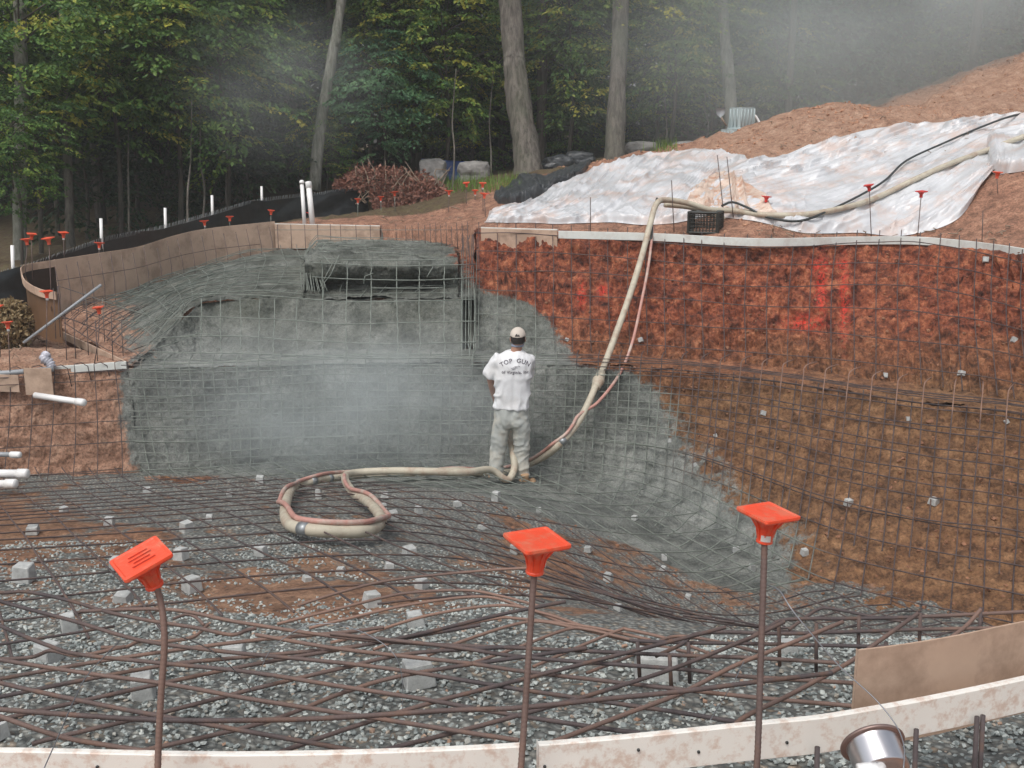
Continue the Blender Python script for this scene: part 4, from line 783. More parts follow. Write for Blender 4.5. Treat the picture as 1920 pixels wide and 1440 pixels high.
pipe('grey conduit with white cap entering at the left edge', [P(-60, 850, 11.3), P(38, 853, 11.2)], .026, M['conduit'], bell=1.35)
pipe('thick capped white pipe end at the left edge, upper of two', [P(-80, 887, 11.0), P(52, 888, 10.9)], .041)
pipe('capped white pipe end at the left edge, lower and shorter', [P(-80, 909, 10.9), P(30, 907, 10.8)], .041)
pipe('long grey conduit lying along the terrace edge at the left', [P(-80, 707, 12.0), P(100, 692, 12.1)], .03, M['conduit'], capped=False)
tag(tube('conduit_pole', [P(44, 643, 12.75), P(190, 534, 13.0)], .018, M['conduit'], None, 8), 'grey conduit leaning diagonally from the terrace over the upper shelf', 'pole')
t = empty('wrapped_fitting', tuple(P(97, 690, 12.2)), 'pipe fitting wrapped in clear plastic at the terrace edge', 'pipe fitting')
v, f = tube_vf(spline([P(98, 692, 12.2), P(94, 682, 12.2), P(84, 672, 12.2), P(88, 664, 12.25)], n=26), .05 + .014 * np.sin(np.arange(26) * 2.2), 12); v = v + .01 * np.stack([noise(v, 18, k) for k in range(3)], -1)
mesh('plastic_wrap', v, f, plain('crumpled_clear_plastic', (.5, .5, .56), .25, .3, 20), t)
# ------------------------------------------------------------ worker
Y0 = 11.38
def WP(px, py, dy=0.):
    v = (py - 720) / F; d = (Y0 + dy) / (CP - v * SP); return P(px, py, d)
gz = float(fh(0, Y0)) + .1
def loft(rings, sides=20):
    """rings: (centre, rx, ry) horizontal ellipses, closed"""
    a = np.linspace(0, 2 * math.pi, sides, endpoint=False); v = np.concatenate([np.stack([c[0] + rx * np.cos(a), c[1] + ry * np.sin(a), np.full(sides, c[2])], -1) for c, rx, ry in rings])
    n = len(rings); f = [tuple(x) for x in grid_faces(n, sides, True).tolist()] + [tuple(range(sides))[::-1], tuple(range((n - 1) * sides, n * sides))]; return v, f
def blob(name, parts, voxel, smooth_it, mat, parent, disp=None):
    mb = MB(); [mb.add(v, f) for v, f in parts]; o = mb.build(name + '_src', None)
    bm = bmesh.new(); bm.from_mesh(o.data); bmesh.ops.recalc_face_normals(bm, faces=bm.faces); bm.to_mesh(o.data); bm.free()
    m = o.modifiers.new('r', 'REMESH'); m.mode = 'VOXEL'; m.voxel_size = voxel; s = o.modifiers.new('s', 'SMOOTH'); s.iterations = smooth_it; s.factor = .6
    dg = bpy.context.evaluated_depsgraph_get(); me = bpy.data.meshes.new_from_object(o.evaluated_get(dg)); bpy.data.objects.remove(o)
    n = len(me.vertices); co = np.empty(n * 3, np.float32); me.vertices.foreach_get('co', co); co = co.reshape(-1, 3).astype(float); nr = np.empty(n * 3, np.float32); me.vertices.foreach_get('normal', nr); nr = nr.reshape(-1, 3)
    if disp is not None: co = co + nr * disp(co)[:, None]; me.vertices.foreach_set('co', co.astype(np.float32).ravel())
    me.polygons.foreach_set('use_smooth', np.ones(len(me.polygons), bool)); me.materials.clear(); me.materials.append(mat); me.name = name
    return link(bpy.data.objects.new(name, me), parent)
def limb(pts, rs, n=16): q = spline(np.c_[np.array(pts), np.array(rs)], n=n); return tube_vf(q[:, :3], q[:, 3], 14)
skin = plain('tanned_skin', (.36, .19, .13), .55, .1, 12); M['shirt'] = plain('white_cotton', (.72, .73, .75), .9, .04, 6, dirt=(.52, .5, .47), dirt_amt=.35, dscale=5)
M['trousers'] = plain('dusty_grey_cloth', (.40, .42, .40), .95, .12, 5, dirt=(.5, .47, .40), dirt_amt=.7, dscale=4, bump=.1); M['hair'] = plain('dark_hair', (.02, .015, .013), .6, .3, 40)
M['captan'] = plain('dusty_cap_cloth', (.56, .5, .44), .9, .08, 10); M['boot'] = plain('work_boot_leather', (.38, .25, .15), .8, .25, 10); M['band'] = plain('blue_grey_bandana', (.25, .28, .36), .9, .2, 20); M['ink'] = plain('dark_shirt_print', (.12, .11, .13), .8, .2, 60)
wk = empty('person', (float(WP(960, 900)[0]), Y0, gz), 'worker in white printed T-shirt, grey trousers and backwards cap, seen from behind, holding the hose', 'person')
s_ = .00583
def ring(px, py, rx, ry, dy=0): return (WP(px, py, dy), rx, ry)
tr = [loft([ring(961, 748, .178, .118), ring(960, 762, .186, .13), ring(959, 778, .198, .142), ring(958, 790, .196, .14), ring(958, 800, .175, .12)]),
      limb([WP(944, 782, 0), WP(938, 812, -.005), WP(934, 845, .0), WP(931, 870, -.02), WP(929, 893, -.01)], [.108, .1, .082, .078, .082]),
      limb([WP(974, 782, 0), WP(977, 815, .0), WP(978, 850, .01), WP(979, 875, -.01), WP(979, 897, -.0)], [.108, .1, .084, .08, .086])]
def folds(k, f, amp, zs=.6):
    def g(c):
        q = c * np.array([1, 1, zs]) + .12 * np.stack([noise(c, 5, k), noise(c, 5, k + 1), noise(c, 5, k + 2)], -1); r = 1 - np.abs(noise(q, f, k + 5)); return amp * (r ** 3 - .35) + amp * .5 * noise(q, f * 2.2, k + 9)
    return g
zk = WP(0, 845)[2]; za = WP(0, 885)[2]; zc = WP(0, 795)[2]
def trd(c):
    near = np.exp(-((c[:, 2] - zk) / .1) ** 2) + 1.3 * np.exp(-((c[:, 2] - za) / .09) ** 2) + 1.0 * np.exp(-((c[:, 2] - zc) / .1) ** 2); return folds(31, 9, .014, 1.3)(c) * (.4 + near) - .02 * np.exp(-((c[:, 0] - WP(958, 790)[0]) / .03) ** 2) * smooth(zc - .1, zc + .1, c[:, 2])
blob('trousers', tr, .013, 4, M['trousers'], wk, trd)
shp = [loft([ring(966, 656, .075, .075, .03), ring(965, 662, .15, .10, .02), ring(964, 670, .2, .118, .01), ring(963, 682, .212, .135), ring(962, 705, .206, .142, .0), ring(961, 730, .198, .138), ring(960, 752, .195, .142), ring(960, 764, .2, .148), ring(960, 766, .17, .12)]),
       limb([WP(940, 672, .01), WP(928, 685, .03), WP(919, 704, .06)], [.082, .092, .092]), limb([WP(988, 674, .01), WP(990, 686, .12), WP(984, 702, .24)], [.08, .086, .083])]
zs1 = WP(0, 755)[2]
def shd(c): return folds(51, 7, .02, .8)(c) * (.35 + .9 * np.exp(-((c[:, 2] - zs1) / .12) ** 2) + .7 * smooth(.1, .17, np.abs(c[:, 0] - WP(962, 700)[0]))) - .008 * np.exp(-((c[:, 0] - WP(963, 700)[0]) / .02) ** 2)
shirt = blob('shirt', shp, .012, 4, M['shirt'], wk, shd)
# body: neck, head, arms and hands as one surface
def ell(c, r, seg=16):
    bm = bmesh.new(); bmesh.ops.create_uvsphere(bm, u_segments=seg, v_segments=seg // 2 + 2, radius=1); v = np.array([x.co[:] for x in bm.verts]) * np.array(r) + np.array(c); f = [tuple(q.index for q in p.verts) for p in bm.faces]; bm.free(); return v, f
H = WP(971, 634, .03)
nz1 = [H[0] - .02, Y0 + .62, WP(0, 772)[2]]
gA = np.array([WP(950, 772)[0], Y0 + .36, WP(0, 770)[2]]); gB = np.array([WP(953, 772)[0], Y0 + .50, WP(0, 758)[2]])
body = [ell(H, (.075, .095, .112)), ell(H + [0, .02, -.06], (.058, .075, .06)), ell(H + [.0, .105, -.02], (.013, .02, .022)), ell(H + [.078, .0, -.015], (.01, .02, .032)), ell(H + [-.078, .0, -.015], (.01, .02, .032)), ell(H + [0, .095, -.058], (.028, .012, .008)),
        limb([H + [-.005, -.005, -.08], WP(967, 660, .02), WP(965, 672, .01)], [.058, .06, .09]),
        limb([WP(925, 690, .04), WP(921, 708, .08), WP(927, 738, .2), WP(935, 762, .3), gA + [-.05, 0, .0]], [.06, .05, .043, .032, .028]),
        limb([WP(989, 688, .13), WP(984, 704, .25), WP(973, 733, .38), gB + [.06, -.02, .03]], [.06, .05, .042, .03])]
def hand(c, side):
    out = [ell(c + [side * .045, 0, .005], (.024, .045, .04), 12)]
    for k in range(4):
        y = (k - 1.5) * .021; l = (.9, 1, .96, .8)[k]; a = np.linspace(.2, 2.9 * l, 7); pts = [c + np.array([side * .05 * math.cos(x), y, .048 * math.sin(x)]) for x in a]; out.append(tube_vf(np.array(pts), np.linspace(.0105, .0085, 7), 8))
    pts = [c + np.array([side * .05, -.035, .0]), c + np.array([side * .045, -.05, .035]), c + np.array([side * .01, -.045, .055]), c + np.array([-side * .012, -.035, .052])]; out.append(tube_vf(spline(pts, n=8), .011, 8)); return out
blob('body', body + hand(gA, -1) + hand(gB, 1), .0075, 2, skin, wk)
for sx in (-1, 1): q = ell(H + [sx * .03, .09, .005], (.012, .006, .007), 10); mesh('eye', *q, M['pvc'], wk)
# hair and cap
v, f = ell(H + [0, -.004, .0], (.081, .098, .112), 24); k = (v[:, 1] < H[1] + .03) & (v[:, 2] > H[2] - .055) ; bmv = v.copy(); bmv[~k] = H + (bmv[~k] - H) * .88; mesh('hair', bmv, f, M['hair'], wk)
v, f = ell(H + [0, 0, .022], (.087, .104, .1), 28); vv = v.copy(); low = vv[:, 2] < H[2] + .03; vv[low, 2] = H[2] + .03 - (H[2] + .03 - vv[low, 2]) * .05; vv[low, :2] = H[:2] + (vv[low, :2] - H[:2]) * 1.0; q = mesh('cap_crown', vv, f, M['captan'], wk)
a = np.linspace(math.pi * .18, math.pi * .82, 14); br = [(H + [.085 * math.cos(x), .09 * math.sin(x) + .005, .035]) for x in a] + [(H + [.075 * math.cos(x), .09 + .085 * math.sin(x), .022]) for x in a]; bv = np.array(br); q = mesh('cap_brim', np.r_[bv, bv - [0, 0, .004]], [tuple(z) for z in grid_faces(2, 14).tolist()] + [tuple(i + 28 for i in z)[::-1] for z in grid_faces(2, 14).tolist()], M['captan'], wk)
a = np.linspace(0, math.pi, 12); op = [H + [-.006 + .026 * math.cos(x), -.1055 + .012 * math.sin(x), .034 + .03 * math.sin(x)] for x in a]; mesh('cap_opening', np.array(op), [tuple(range(12))], M['hair'], wk)
tube('cap_strap', [H + [-.06, -.085, .03], H + [-.006, -.109, .027], H + [.05, -.092, .03]], .005, M['captan'], wk, 6)
v, f = loft([(H + [-.003, .0, -.088], .067, .07), (H + [-.003, .0, -.078], .071, .075), (H + [-.002, .003, -.068], .069, .078), (H + [0, .006, -.062], .064, .075)], 20); mesh('bandana', v, f, M['band'], wk)
q = ell(H + [.012, .085, -.045], (.048, .035, .04), 12); mesh('dust_mask', *q, M['pvc'], wk)
tube('mask_strap', [H + [.05, .07, -.04], H + [.078, .03, -.02], H + [.084, -.02, -.005]], .004, M['pvc'], wk, 5)
for px, py, yaw, lb in ((930, 897, .5, ''), (984, 903, -1.15, '')):
    c = WP(px, py, -.05 if px > 960 else 0.); Rz = rotz(yaw); pts = [(np.array([0, -.07, 0]), .042, .045), ]
    parts = [ell(c + Rz @ np.array([0, -.04, .0]), (.045, .065, .042)), ell(c + Rz @ np.array([0, .09, -.008]), (.048, .085, .034)), limb([c + [0, -.02, 0], c + [0, -.03, .1]], [.045, .05])]
    blob('boot', parts, .011, 3, M['boot'], wk)
    v, f = ell((0, 0, 0), (.05, .15, .012)); mesh('boot_sole', v @ Rz.T + c + Rz @ np.array([0, .02, -.038]), f, M['hair'], wk)
# print on the back of the shirt
def bvh1(o): return bvh_of(o)
shb = bvh1(shirt)
def textpoly(s, size, fn, off=.004):
    cu = bpy.data.curves.new('t', 'FONT'); cu.body = s; cu.size = size; cu.align_x = 'CENTER'; cu.space_character = 1.12; cu.offset = .0012; to = bpy.data.objects.new('t', cu); COL.objects.link(to)
    dg = bpy.context.evaluated_depsgraph_get(); me = bpy.data.meshes.new_from_object(to.evaluated_get(dg)); v = np.array([x.co[:] for x in me.vertices]); f = [tuple(p.vertices) for p in me.polygons]; bpy.data.objects.remove(to); bpy.data.meshes.remove(me)
    out = []
    for x, y, _ in v:
        X_, Z_ = fn(x, y); h = shb.ray_cast(Vector((X_, Y0 - 2, Z_)), Vector((0, 1, 0))); yy = h[0][1] - off if h[0] is not None else Y0 - .13; out.append((X_, yy, Z_))
    return np.array(out), f
c0 = WP(966, 700); Rr = .235
def arc(x, y): a = x / Rr; return c0[0] + (Rr + y - .0) * math.sin(a), c0[2] - .09 + (Rr + y) * math.cos(a)
v, f = textpoly('TOP  GUN', .062, arc); mesh('shirt_print', v, f, M['ink'], shirt, smooth_=False)
v, f = textpoly('of Virginia, Inc', .047, lambda x, y: (c0[0] + x * .93, WP(0, 696)[2] + y)); mesh('shirt_print', v, f, M['ink'], shirt, smooth_=False)
mb = MB()
for pl in ([(-22, 3), (-8, -1), (6, -3), (20, -6)], [(-14, 6), (0, 1), (12, 1)], [(-6, -5), (4, -7), (16, -9), (22, -5)], [(-18, 8), (-8, 7), (2, 5)], [(0, 1), (4, -8)]):
    pts = []
    for x, y in pl:
        X_, Z_ = c0[0] + .002 + x * .0022, WP(0, 685)[2] - y * .0022; h = shb.ray_cast(Vector((X_, Y0 - 2, Z_)), Vector((0, 1, 0))); pts.append((X_, (h[0][1] if h[0] else Y0 - .13) - .002, Z_))
    mb.tube(pts, .0016, 4)
mb.build('shirt_emblem', M['ink'], shirt)
# ------------------------------------------------------------ plastic sheets draped on the mound
def sheet(name, rowsets, nu, nv, lift, amp, label, seed, mat=None, shear=1., parent=None, fu=26, group='white plastic sheets'):
    pr = Patch([[(x, y, 0.) for x, y in r] for r in rowsets]); u, v = np.meshgrid(np.linspace(0, 1, nu), np.linspace(0, 1, nv)); pp = pr.ev(u.ravel(), v.ravel())
    pp[:, 1] += 2.2 * noise(np.c_[u.ravel() * 9, v.ravel() * 0, u.ravel() * 0], 1, seed) * (v.ravel() > .9)
    out = np.zeros((nu * nv, 3)); last = None
    for i, (x, y, _) in enumerate(pp):
        h, n = ray(TERR, x, y); out[i] = h if h is not None else last; last = out[i]
    g = out.reshape(nv, nu, 3)
    for _ in range(6):
        g[1:-1, 1:-1] = .5 * g[1:-1, 1:-1] + .125 * (g[:-2, 1:-1] + g[2:, 1:-1] + g[1:-1, :-2] + g[1:-1, 2:])
    c = np.stack([u * fu + shear * v * 9, v * 3.2 + u * 2, u * 0], -1); c = c + .5 * np.stack([noise(c, .35, seed + 1), noise(c, .35, seed + 2), c[..., 0] * 0], -1)
    c2 = c * [1, .28, 1]; rdg = (1 - np.abs(noise(c2, .22, seed + 3))) ** 2.5 * .45 + (1 - np.abs(noise(c2 * [1, .5, 1], .95, seed + 4))) ** 3.5 * .62 + (1 - np.abs(noise(c2 * [1, .5, 1], 2.4, seed + 6))) ** 3 * .22 + .35 * noise(c, .12, seed + 5)
    cr = (1 - np.abs(fbm(np.dstack([u * 16, v * 9, u * 0]), 1.0, 2, seed + 7))) ** 5
    e = smooth(0, .06, np.minimum(u, 1 - u)) * .6 + .4; hgt = lift + amp * (rdg * (1 - .25 * v) + (.0 + .4 * v ** 4) * cr) * e
    edge = np.minimum(np.minimum(u, 1 - u) * 3, np.minimum(v, 1 - v) * 1.6); hgt = hgt * smooth(0, .05, edge) + .012; g = g + np.array([0, -.35, .94]) * hgt[..., None]
    o = mesh(name, g.reshape(-1, 3), grid_faces(nv, nu)[:, ::-1].copy(), mat or M['tarp'], parent); return tag(o, label, 'plastic sheet', group)
sheet('plastic_sheet', [[(918, 396), (985, 386), (1045, 352), (1120, 318), (1200, 294), (1270, 284), (1340, 283), (1408, 305)], [(914, 410), (985, 405), (1060, 385), (1140, 365), (1215, 350), (1290, 345), (1350, 345), (1425, 345)], [(908, 420), (980, 417), (1060, 421), (1140, 420), (1215, 422), (1290, 414), (1360, 400), (1440, 385)]], 400, 150, .03, .095, 'muddy white plastic sheet over the low hump left of the hose bend', 301)
sheet('plastic_sheet', [[(1395, 309), (1460, 297), (1545, 268), (1620, 246), (1690, 236), (1790, 228), (1885, 218), (1990, 213)], [(1340, 350), (1430, 342), (1510, 335), (1600, 325), (1690, 315), (1770, 298), (1850, 275), (1960, 260)], [(1270, 398), (1375, 410), (1450, 424), (1515, 440), (1610, 438), (1700, 441), (1795, 410), (1852, 322)]], 520, 180, .035, .1, 'big white plastic sheet spread up the mound under the thick hose', 331, shear=2.2, fu=20)
sheet('plastic_sheet', [[(1845, 272), (1890, 266), (1960, 258), (2020, 250)], [(1848, 300), (1890, 305), (1960, 300), (2020, 290)], [(1852, 322), (1888, 328), (1960, 318), (2020, 312)]], 90, 50, .16, .1, 'bunched white plastic flap hanging at the right edge below the hose', 351, shear=0, fu=8)
sheet('plastic_sheet', [[(1290, 372), (1350, 330), (1385, 345), (1440, 385)], [(1285, 385), (1340, 372), (1390, 385), (1450, 405)], [(1280, 398), (1340, 402), (1400, 410), (1460, 415)]], 90, 60, .05, .14, 'crumpled clay-stained plastic bundle beside the pair of bare rods', 371, mat=plain('muddy_plastic', (.62, .5, .42), .5, .2, 4, dirt=(.45, .22, .13), dirt_amt=.8, dscale=5), shear=0, fu=8, group='muddy sheets')
sheet('plastic_sheet', [[(925, 372), (960, 350), (1000, 338), (1050, 325), (1110, 302)], [(930, 378), (975, 368), (1010, 358), (1050, 345), (1095, 325)], [(935, 384), (985, 380), (1010, 372), (1040, 355), (1075, 338)]], 120, 50, .08, .2, 'crumpled black plastic sheet at the foot of the big tree', 381, mat=M['blackplastic'], shear=0, fu=12, group='black sheets')
TARPS = bvh_of(ter, *[o for o in bpy.data.objects if o.name.startswith('plastic_sheet')])
# ------------------------------------------------------------ hoses
def drop(px, py, lift, bvh=None):
    h, n = ray(bvh or ALL, px, py); return h + [0, 0, lift]
hs_t = empty('concrete_hose', tuple(P(1230, 380, 14.2)), 'thick dusty delivery hose crossing the sheet, hanging into the pit and looping on the floor', 'hose')
def tline(px, py, l=.05):
    h, n = ray(TARPS, px, py); return h + [0, 0, l]
hp = [tline(1990, 238), tline(1920, 262), tline(1850, 288), tline(1770, 318), tline(1700, 350), tline(1650, 374), tline(1600, 392), tline(1520, 408), tline(1440, 413, .07), tline(1380, 408, .09), P(1330, 393, 14.6), P(1290, 381, 14.5), P(1250, 375, 14.4), P(1231, 382, 14.2), P(1219, 420, 14.0), P(1205, 475, 13.7), P(1182, 550, 13.3), P(1150, 640, 12.8), P(1122, 712, 12.4), P(1088, 785, 12.0), P(1050, 832, 11.75), WP(1014, 860, .22), WP(965, 880, .34), WP(915, 890, .32)]
hf_ = [(860, 898), (780, 902), (700, 905), (640, 911), (590, 918), (553, 930), (540, 955), (536, 985), (545, 1010), (580, 1020), (640, 1024), (690, 1021), (714, 1006), (712, 988), (690, 962), (665, 945), (648, 928), (660, 916), (720, 911), (800, 912), (870, 914), (920, 908)]
hp += [drop(x, y, .045 + .05 + (.07 if 16 <= i <= 21 else 0), PIT) for i, (x, y) in enumerate(hf_)]
hp += [WP(950, 900, -.28), WP(964, 880, -.12), WP(962, 850, .02), WP(955, 815, .22), WP(951, 785, .32), np.array(gA), np.array(gB), gB + [0, .16, .04]]
hp = np.array(hp); q = spline(hp, n=520); tube('hose', q, .039 * (1 + .03 * noise(q, 3, 2)), M['hose'], hs_t, 14)
mid = P(1122, 714, 12.4); d_ = P(1110, 740, 12.27) - P(1126, 700, 12.46); d_ /= np.linalg.norm(d_)
tube('coupling', [mid - d_ * .12, mid - d_ * .118, mid - d_ * .06, mid - d_ * .02, mid + d_ * .02, mid + d_ * .06, mid + d_ * .11, mid + d_ * .112], [.045, .055, .058, .07, .07, .056, .054, .044], M['hose'], hs_t, 14)
for (x, y) in ((590, 918), (571, 1018), (618, 911), (1055, 828)):
    j = int(np.argmin(np.hypot(proj(q)[0] - x, proj(q)[1] - y))); tube('clamp', [q[j - 1] * .6 + q[j] * .4, q[j], q[j + 1] * .6 + q[j] * .4], .044, M['clamp'], hs_t, 14)
tube('nozzle', [gB + [0, .15, .04], gB + [0, .17, .045], gB + [0, .4, .11], gB + [0, .42, .115]], [.045, .05, .028, .026], M['black_hose'], hs_t, 14)
# second hose lying beside it at the rim
tag(tube('spare_hose', spline([P(1246, 384, 14.6), P(1290, 388, 14.7), P(1320, 396, 14.8), P(1350, 408, 14.9), P(1420, 425, 14.9)], n=40), .035, M['hose'], None, 12), 'short second hose lying just behind the rim bend of the thick hose', 'hose')
# red air hose wound round the big one
w0 = int(np.argmin(np.hypot(proj(q)[0] - 1098, proj(q)[1] - 770))); w1 = len(q) - 75; seg = q[w0:w1]; T = np.gradient(seg, axis=0); T /= np.linalg.norm(T, axis=1)[:, None]; N = np.cross(T, [0, 0, 1]); N /= np.linalg.norm(N, axis=1)[:, None] + 1e-9; Bn = np.cross(N, T); s = np.r_[0, np.cumsum(np.linalg.norm(np.diff(seg, axis=0), axis=1))]; ph = 1.1 + 1.1 * np.sin(s * 1.7)
off = N * (.058 * np.cos(ph))[:, None] + Bn * (.058 * np.abs(np.sin(ph)))[:, None]; air = seg + off
pre = spline([P(1224, 425, 14.05), P(1217, 490, 13.7), P(1204, 560, 13.3), P(1186, 640, 12.85), P(1165, 695, 12.5), P(1138, 735, 12.3), P(1112, 762, 12.15), air[2]], n=60)
tag(tube('air_hose', spline(np.r_[pre[:-1], air[2:]][::3], n=500), .0185, M['airhose'], None, 10), 'thin faded red air hose hanging beside and wound around the thick hose', 'hose')
bh_ = [tline(1990, 205), tline(1900, 224), tline(1840, 245), tline(1770, 275), tline(1700, 308), tline(1660, 345), tline(1620, 370), tline(1560, 400), tline(1500, 424, .06), tline(1440, 420, .08), tline(1400, 404, .1), tline(1372, 394, .1), tline(1352, 396, .06)]
tag(tube('black_hose', spline([b + [0, 0, .01] for b in bh_], n=160), .017, M['black_hose'], None, 8), 'thin black hose running over the big plastic sheet above the thick hose', 'hose')
tag(tube('black_hose', spline([P(1232, 372, 14.3), P(1224, 400, 14.1), P(1222, 440, 13.95), P(1219, 492, 13.75)], n=20), .016, M['black_hose'], None, 8), 'short black hose hanging over the rim beside the thick hose', 'hose')
# ------------------------------------------------------------ rocks
def rock(px, py, w, h, d, label, seed, mat=None):
    bm = bmesh.new(); bmesh.ops.create_icosphere(bm, subdivisions=4, radius=1); v = np.array([x.co[:] for x in bm.verts]); f = np.array([[q.index for q in p.verts] for p in bm.faces]); bm.free()
    r = v / np.max(np.abs(v), axis=1)[:, None] ** .45; r = r * (1 + .2 * fbm(v + seed, 1.3, 4, seed)[:, None]); W_ = w * d / F / 2; H_ = h * d / F / 2; r = r * np.array([W_, W_ * .75, H_ * 1.1]); c = P(px, py, d)
    return tag(mesh('boulder', r + c, f, mat or M['rock'], smooth_=False), label, 'boulder', 'boulders')
for a in ((1203, 280, 60, 26, 25.5, 'grey boulder behind the plastic sheet left of the flat one', 1), (1292, 276, 66, 20, 24.3, 'flat pale boulder just left of the grey bins', 2), (812, 322, 52, 40, 25.5, 'grey boulder left of the blue tarp behind the brush pile', 3), (888, 325, 62, 42, 25.6, 'grey boulder right of the blue tarp', 4), (1045, 310, 62, 34, 24.6, 'dark boulder wrapped in plastic beside the big tree', 5), (1088, 300, 56, 28, 25, 'dark boulder right of the wrapped one, between the two big trees', 6)):
    rock(*a, mat=M['blackplastic'] if a[6] >= 5 else None)
bt_ = Patch([[P(790, 298, 26.6), P(850, 302, 26.4), P(905, 304, 26.6)], [P(790, 340, 26.3), P(850, 342, 26.1), P(905, 342, 26.3)]]); u, v = np.meshgrid(np.linspace(0, 1, 40), np.linspace(0, 1, 16)); p = bt_.ev(u.ravel(), v.ravel()); p[:, 1] += .1 * fbm(p, 3, 3, 5)
o = mesh('blue_tarp', p, grid_faces(16, 40), M['blue']); m = o.modifiers.new('s', 'SOLIDIFY'); m.thickness = .02; tag(o, 'dark blue tarp hanging between two grey boulders under the trees', 'tarp')
# ------------------------------------------------------------ crates
def crate_black():
    c = P(1322, 437, 14.6); t = empty('plastic_crate', tuple(c), 'black slatted plastic crate under the hose just behind the rim', 'crate'); w, dp, h = .40, .3, .30; Rz = rotz(R(-22)); f = lambda x, y, z: Rz @ np.array([x, y, z]) + c
    mb = MB()
    for z in (.015, h - .015):
        for a, b in (((-w / 2, -dp / 2), (w / 2, -dp / 2)), ((w / 2, -dp / 2), (w / 2, dp / 2)), ((w / 2, dp / 2), (-w / 2, dp / 2)), ((-w / 2, dp / 2), (-w / 2, -dp / 2))): mb.tube([f(*a, z), f(*b, z)], .018, 4)
    for x in (-w / 2, w / 2):
        for y in (-dp / 2, dp / 2): mb.tube([f(x, y, 0), f(x, y, h)], .02, 4)
    mb.build('frame', M['blackcrate'], t)
    for sx in (-1, 1):
        mb = MB()
        for k in range(9): x = -w / 2 + w * (k + .5) / 9; mb.tube([f(x, sx * dp / 2, .01), f(x, sx * dp / 2, h - .01)], .007, 4)
        for k in range(1, 6): mb.tube([f(-w / 2, sx * dp / 2, h * k / 6), f(w / 2, sx * dp / 2, h * k / 6)], .006, 4)
        mb.build('side_lattice', M['blackcrate'], t)
        mb = MB()
        for k in range(6): y = -dp / 2 + dp * (k + .5) / 6; mb.tube([f(sx * w / 2, y, .01), f(sx * w / 2, y, h - .01)], .007, 4)
        for k in range(1, 6): mb.tube([f(sx * w / 2, -dp / 2, h * k / 6), f(sx * w / 2, dp / 2, h * k / 6)], .006, 4)
        mb.build('end_lattice', M['blackcrate'], t)
    MB().box(c + [0, 0, .01], (w, dp, .01), Rz).build('base', M['blackcrate'], t)
crate_black()
def tote(c, w, dp, h, yaw, flip, label):
    t = empty('plastic_bin', tuple(c), label, 'bin', 'grey plastic bins'); Rz = rotz(yaw); rings_ = [(1.0, 0), (1.0, .015), (1.03, h)] if not flip else [(1.03, 0), (1.0, h - .015), (1.0, h)]
    v = []; N_ = 24
    for s, z in rings_:
        for k in range(N_):
            a = 2 * math.pi * k / N_; x = np.sign(math.cos(a)) * abs(math.cos(a)) ** .18 * w / 2 * s; y = np.sign(math.sin(a)) * abs(math.sin(a)) ** .18 * dp / 2 * s; v.append(Rz @ np.array([x, y, z]) + c)
    f = [tuple(x) for x in grid_faces(3, N_, True).tolist()] + [tuple(range(N_))[::-1], tuple(range(2 * N_, 3 * N_))]; mesh('body', v, f, M['bin'], t, smooth_=False)
    zr = 0 if flip else h; rim = []
    for k in range(N_ + 1): a = 2 * math.pi * k / N_; rim.append(Rz @ np.array([np.sign(math.cos(a)) * abs(math.cos(a)) ** .18 * w / 2 * 1.05, np.sign(math.sin(a)) * abs(math.sin(a)) ** .18 * dp / 2 * 1.05, zr]) + c)
    tube('rim', rim, .022, M['bin'], t, 6)
    for k in range(5):
        for s in (-1, 1):
            x = (k - 2) * w / 5.2; tube('rib', [Rz @ np.array([x * 1.02, s * dp / 2 * 1.03, .03]) + c, Rz @ np.array([x * 1.03, s * dp / 2 * 1.035, h - .03]) + c], .014, M['bin'], t, 5)
    for k in range(3):
        for s in (-1, 1):
            y = (k - 1) * dp / 3.4; tube('rib', [Rz @ np.array([s * w / 2 * 1.03, y, .03]) + c, Rz @ np.array([s * w / 2 * 1.035, y * 1.02, h - .03]) + c], .014, M['bin'], t, 5)
b0 = P(1387, 262, 21.9); tote(b0 + [-.06, 0, -.12], .56, .4, .33, R(20), True, 'lower grey ribbed plastic bin, partly behind the soil mound'); tote(b0 + [.03, .02, .22], .42, .36, .42, R(28), True, 'upper grey ribbed plastic bin, turned on the lower one')
tag(tube('shovel', [P(1362, 236, 23.2), P(1352, 220, 23.2)], .02, M['stick'], None, 8), 'shovel leaning beside the grey bins with its blade up', 'shovel')
o = bpy.data.objects['shovel']; v = np.array([[-.1, 0, .16], [.1, 0, .16], [.09, .02, .03], [0, .02, -.06], [-.09, .02, .03]]); c_ = P(1351, 216, 23.2); q_ = mesh('blade', np.r_[v, v + [0, .008, 0]] + c_, [(0, 1, 2, 3, 4), (9, 8, 7, 6, 5)] + [(i, (i + 1) % 5, (i + 1) % 5 + 5, i + 5) for i in range(5)], M['conduit'], o)
tag(tube('white_hook', spline([P(1408, 216, 23), P(1416, 217, 23), P(1422, 226, 23), P(1428, 240, 23)], n=16), .025, M['pvc'], None, 8), 'curved white pipe end sticking out behind the grey bins', 'pipe')
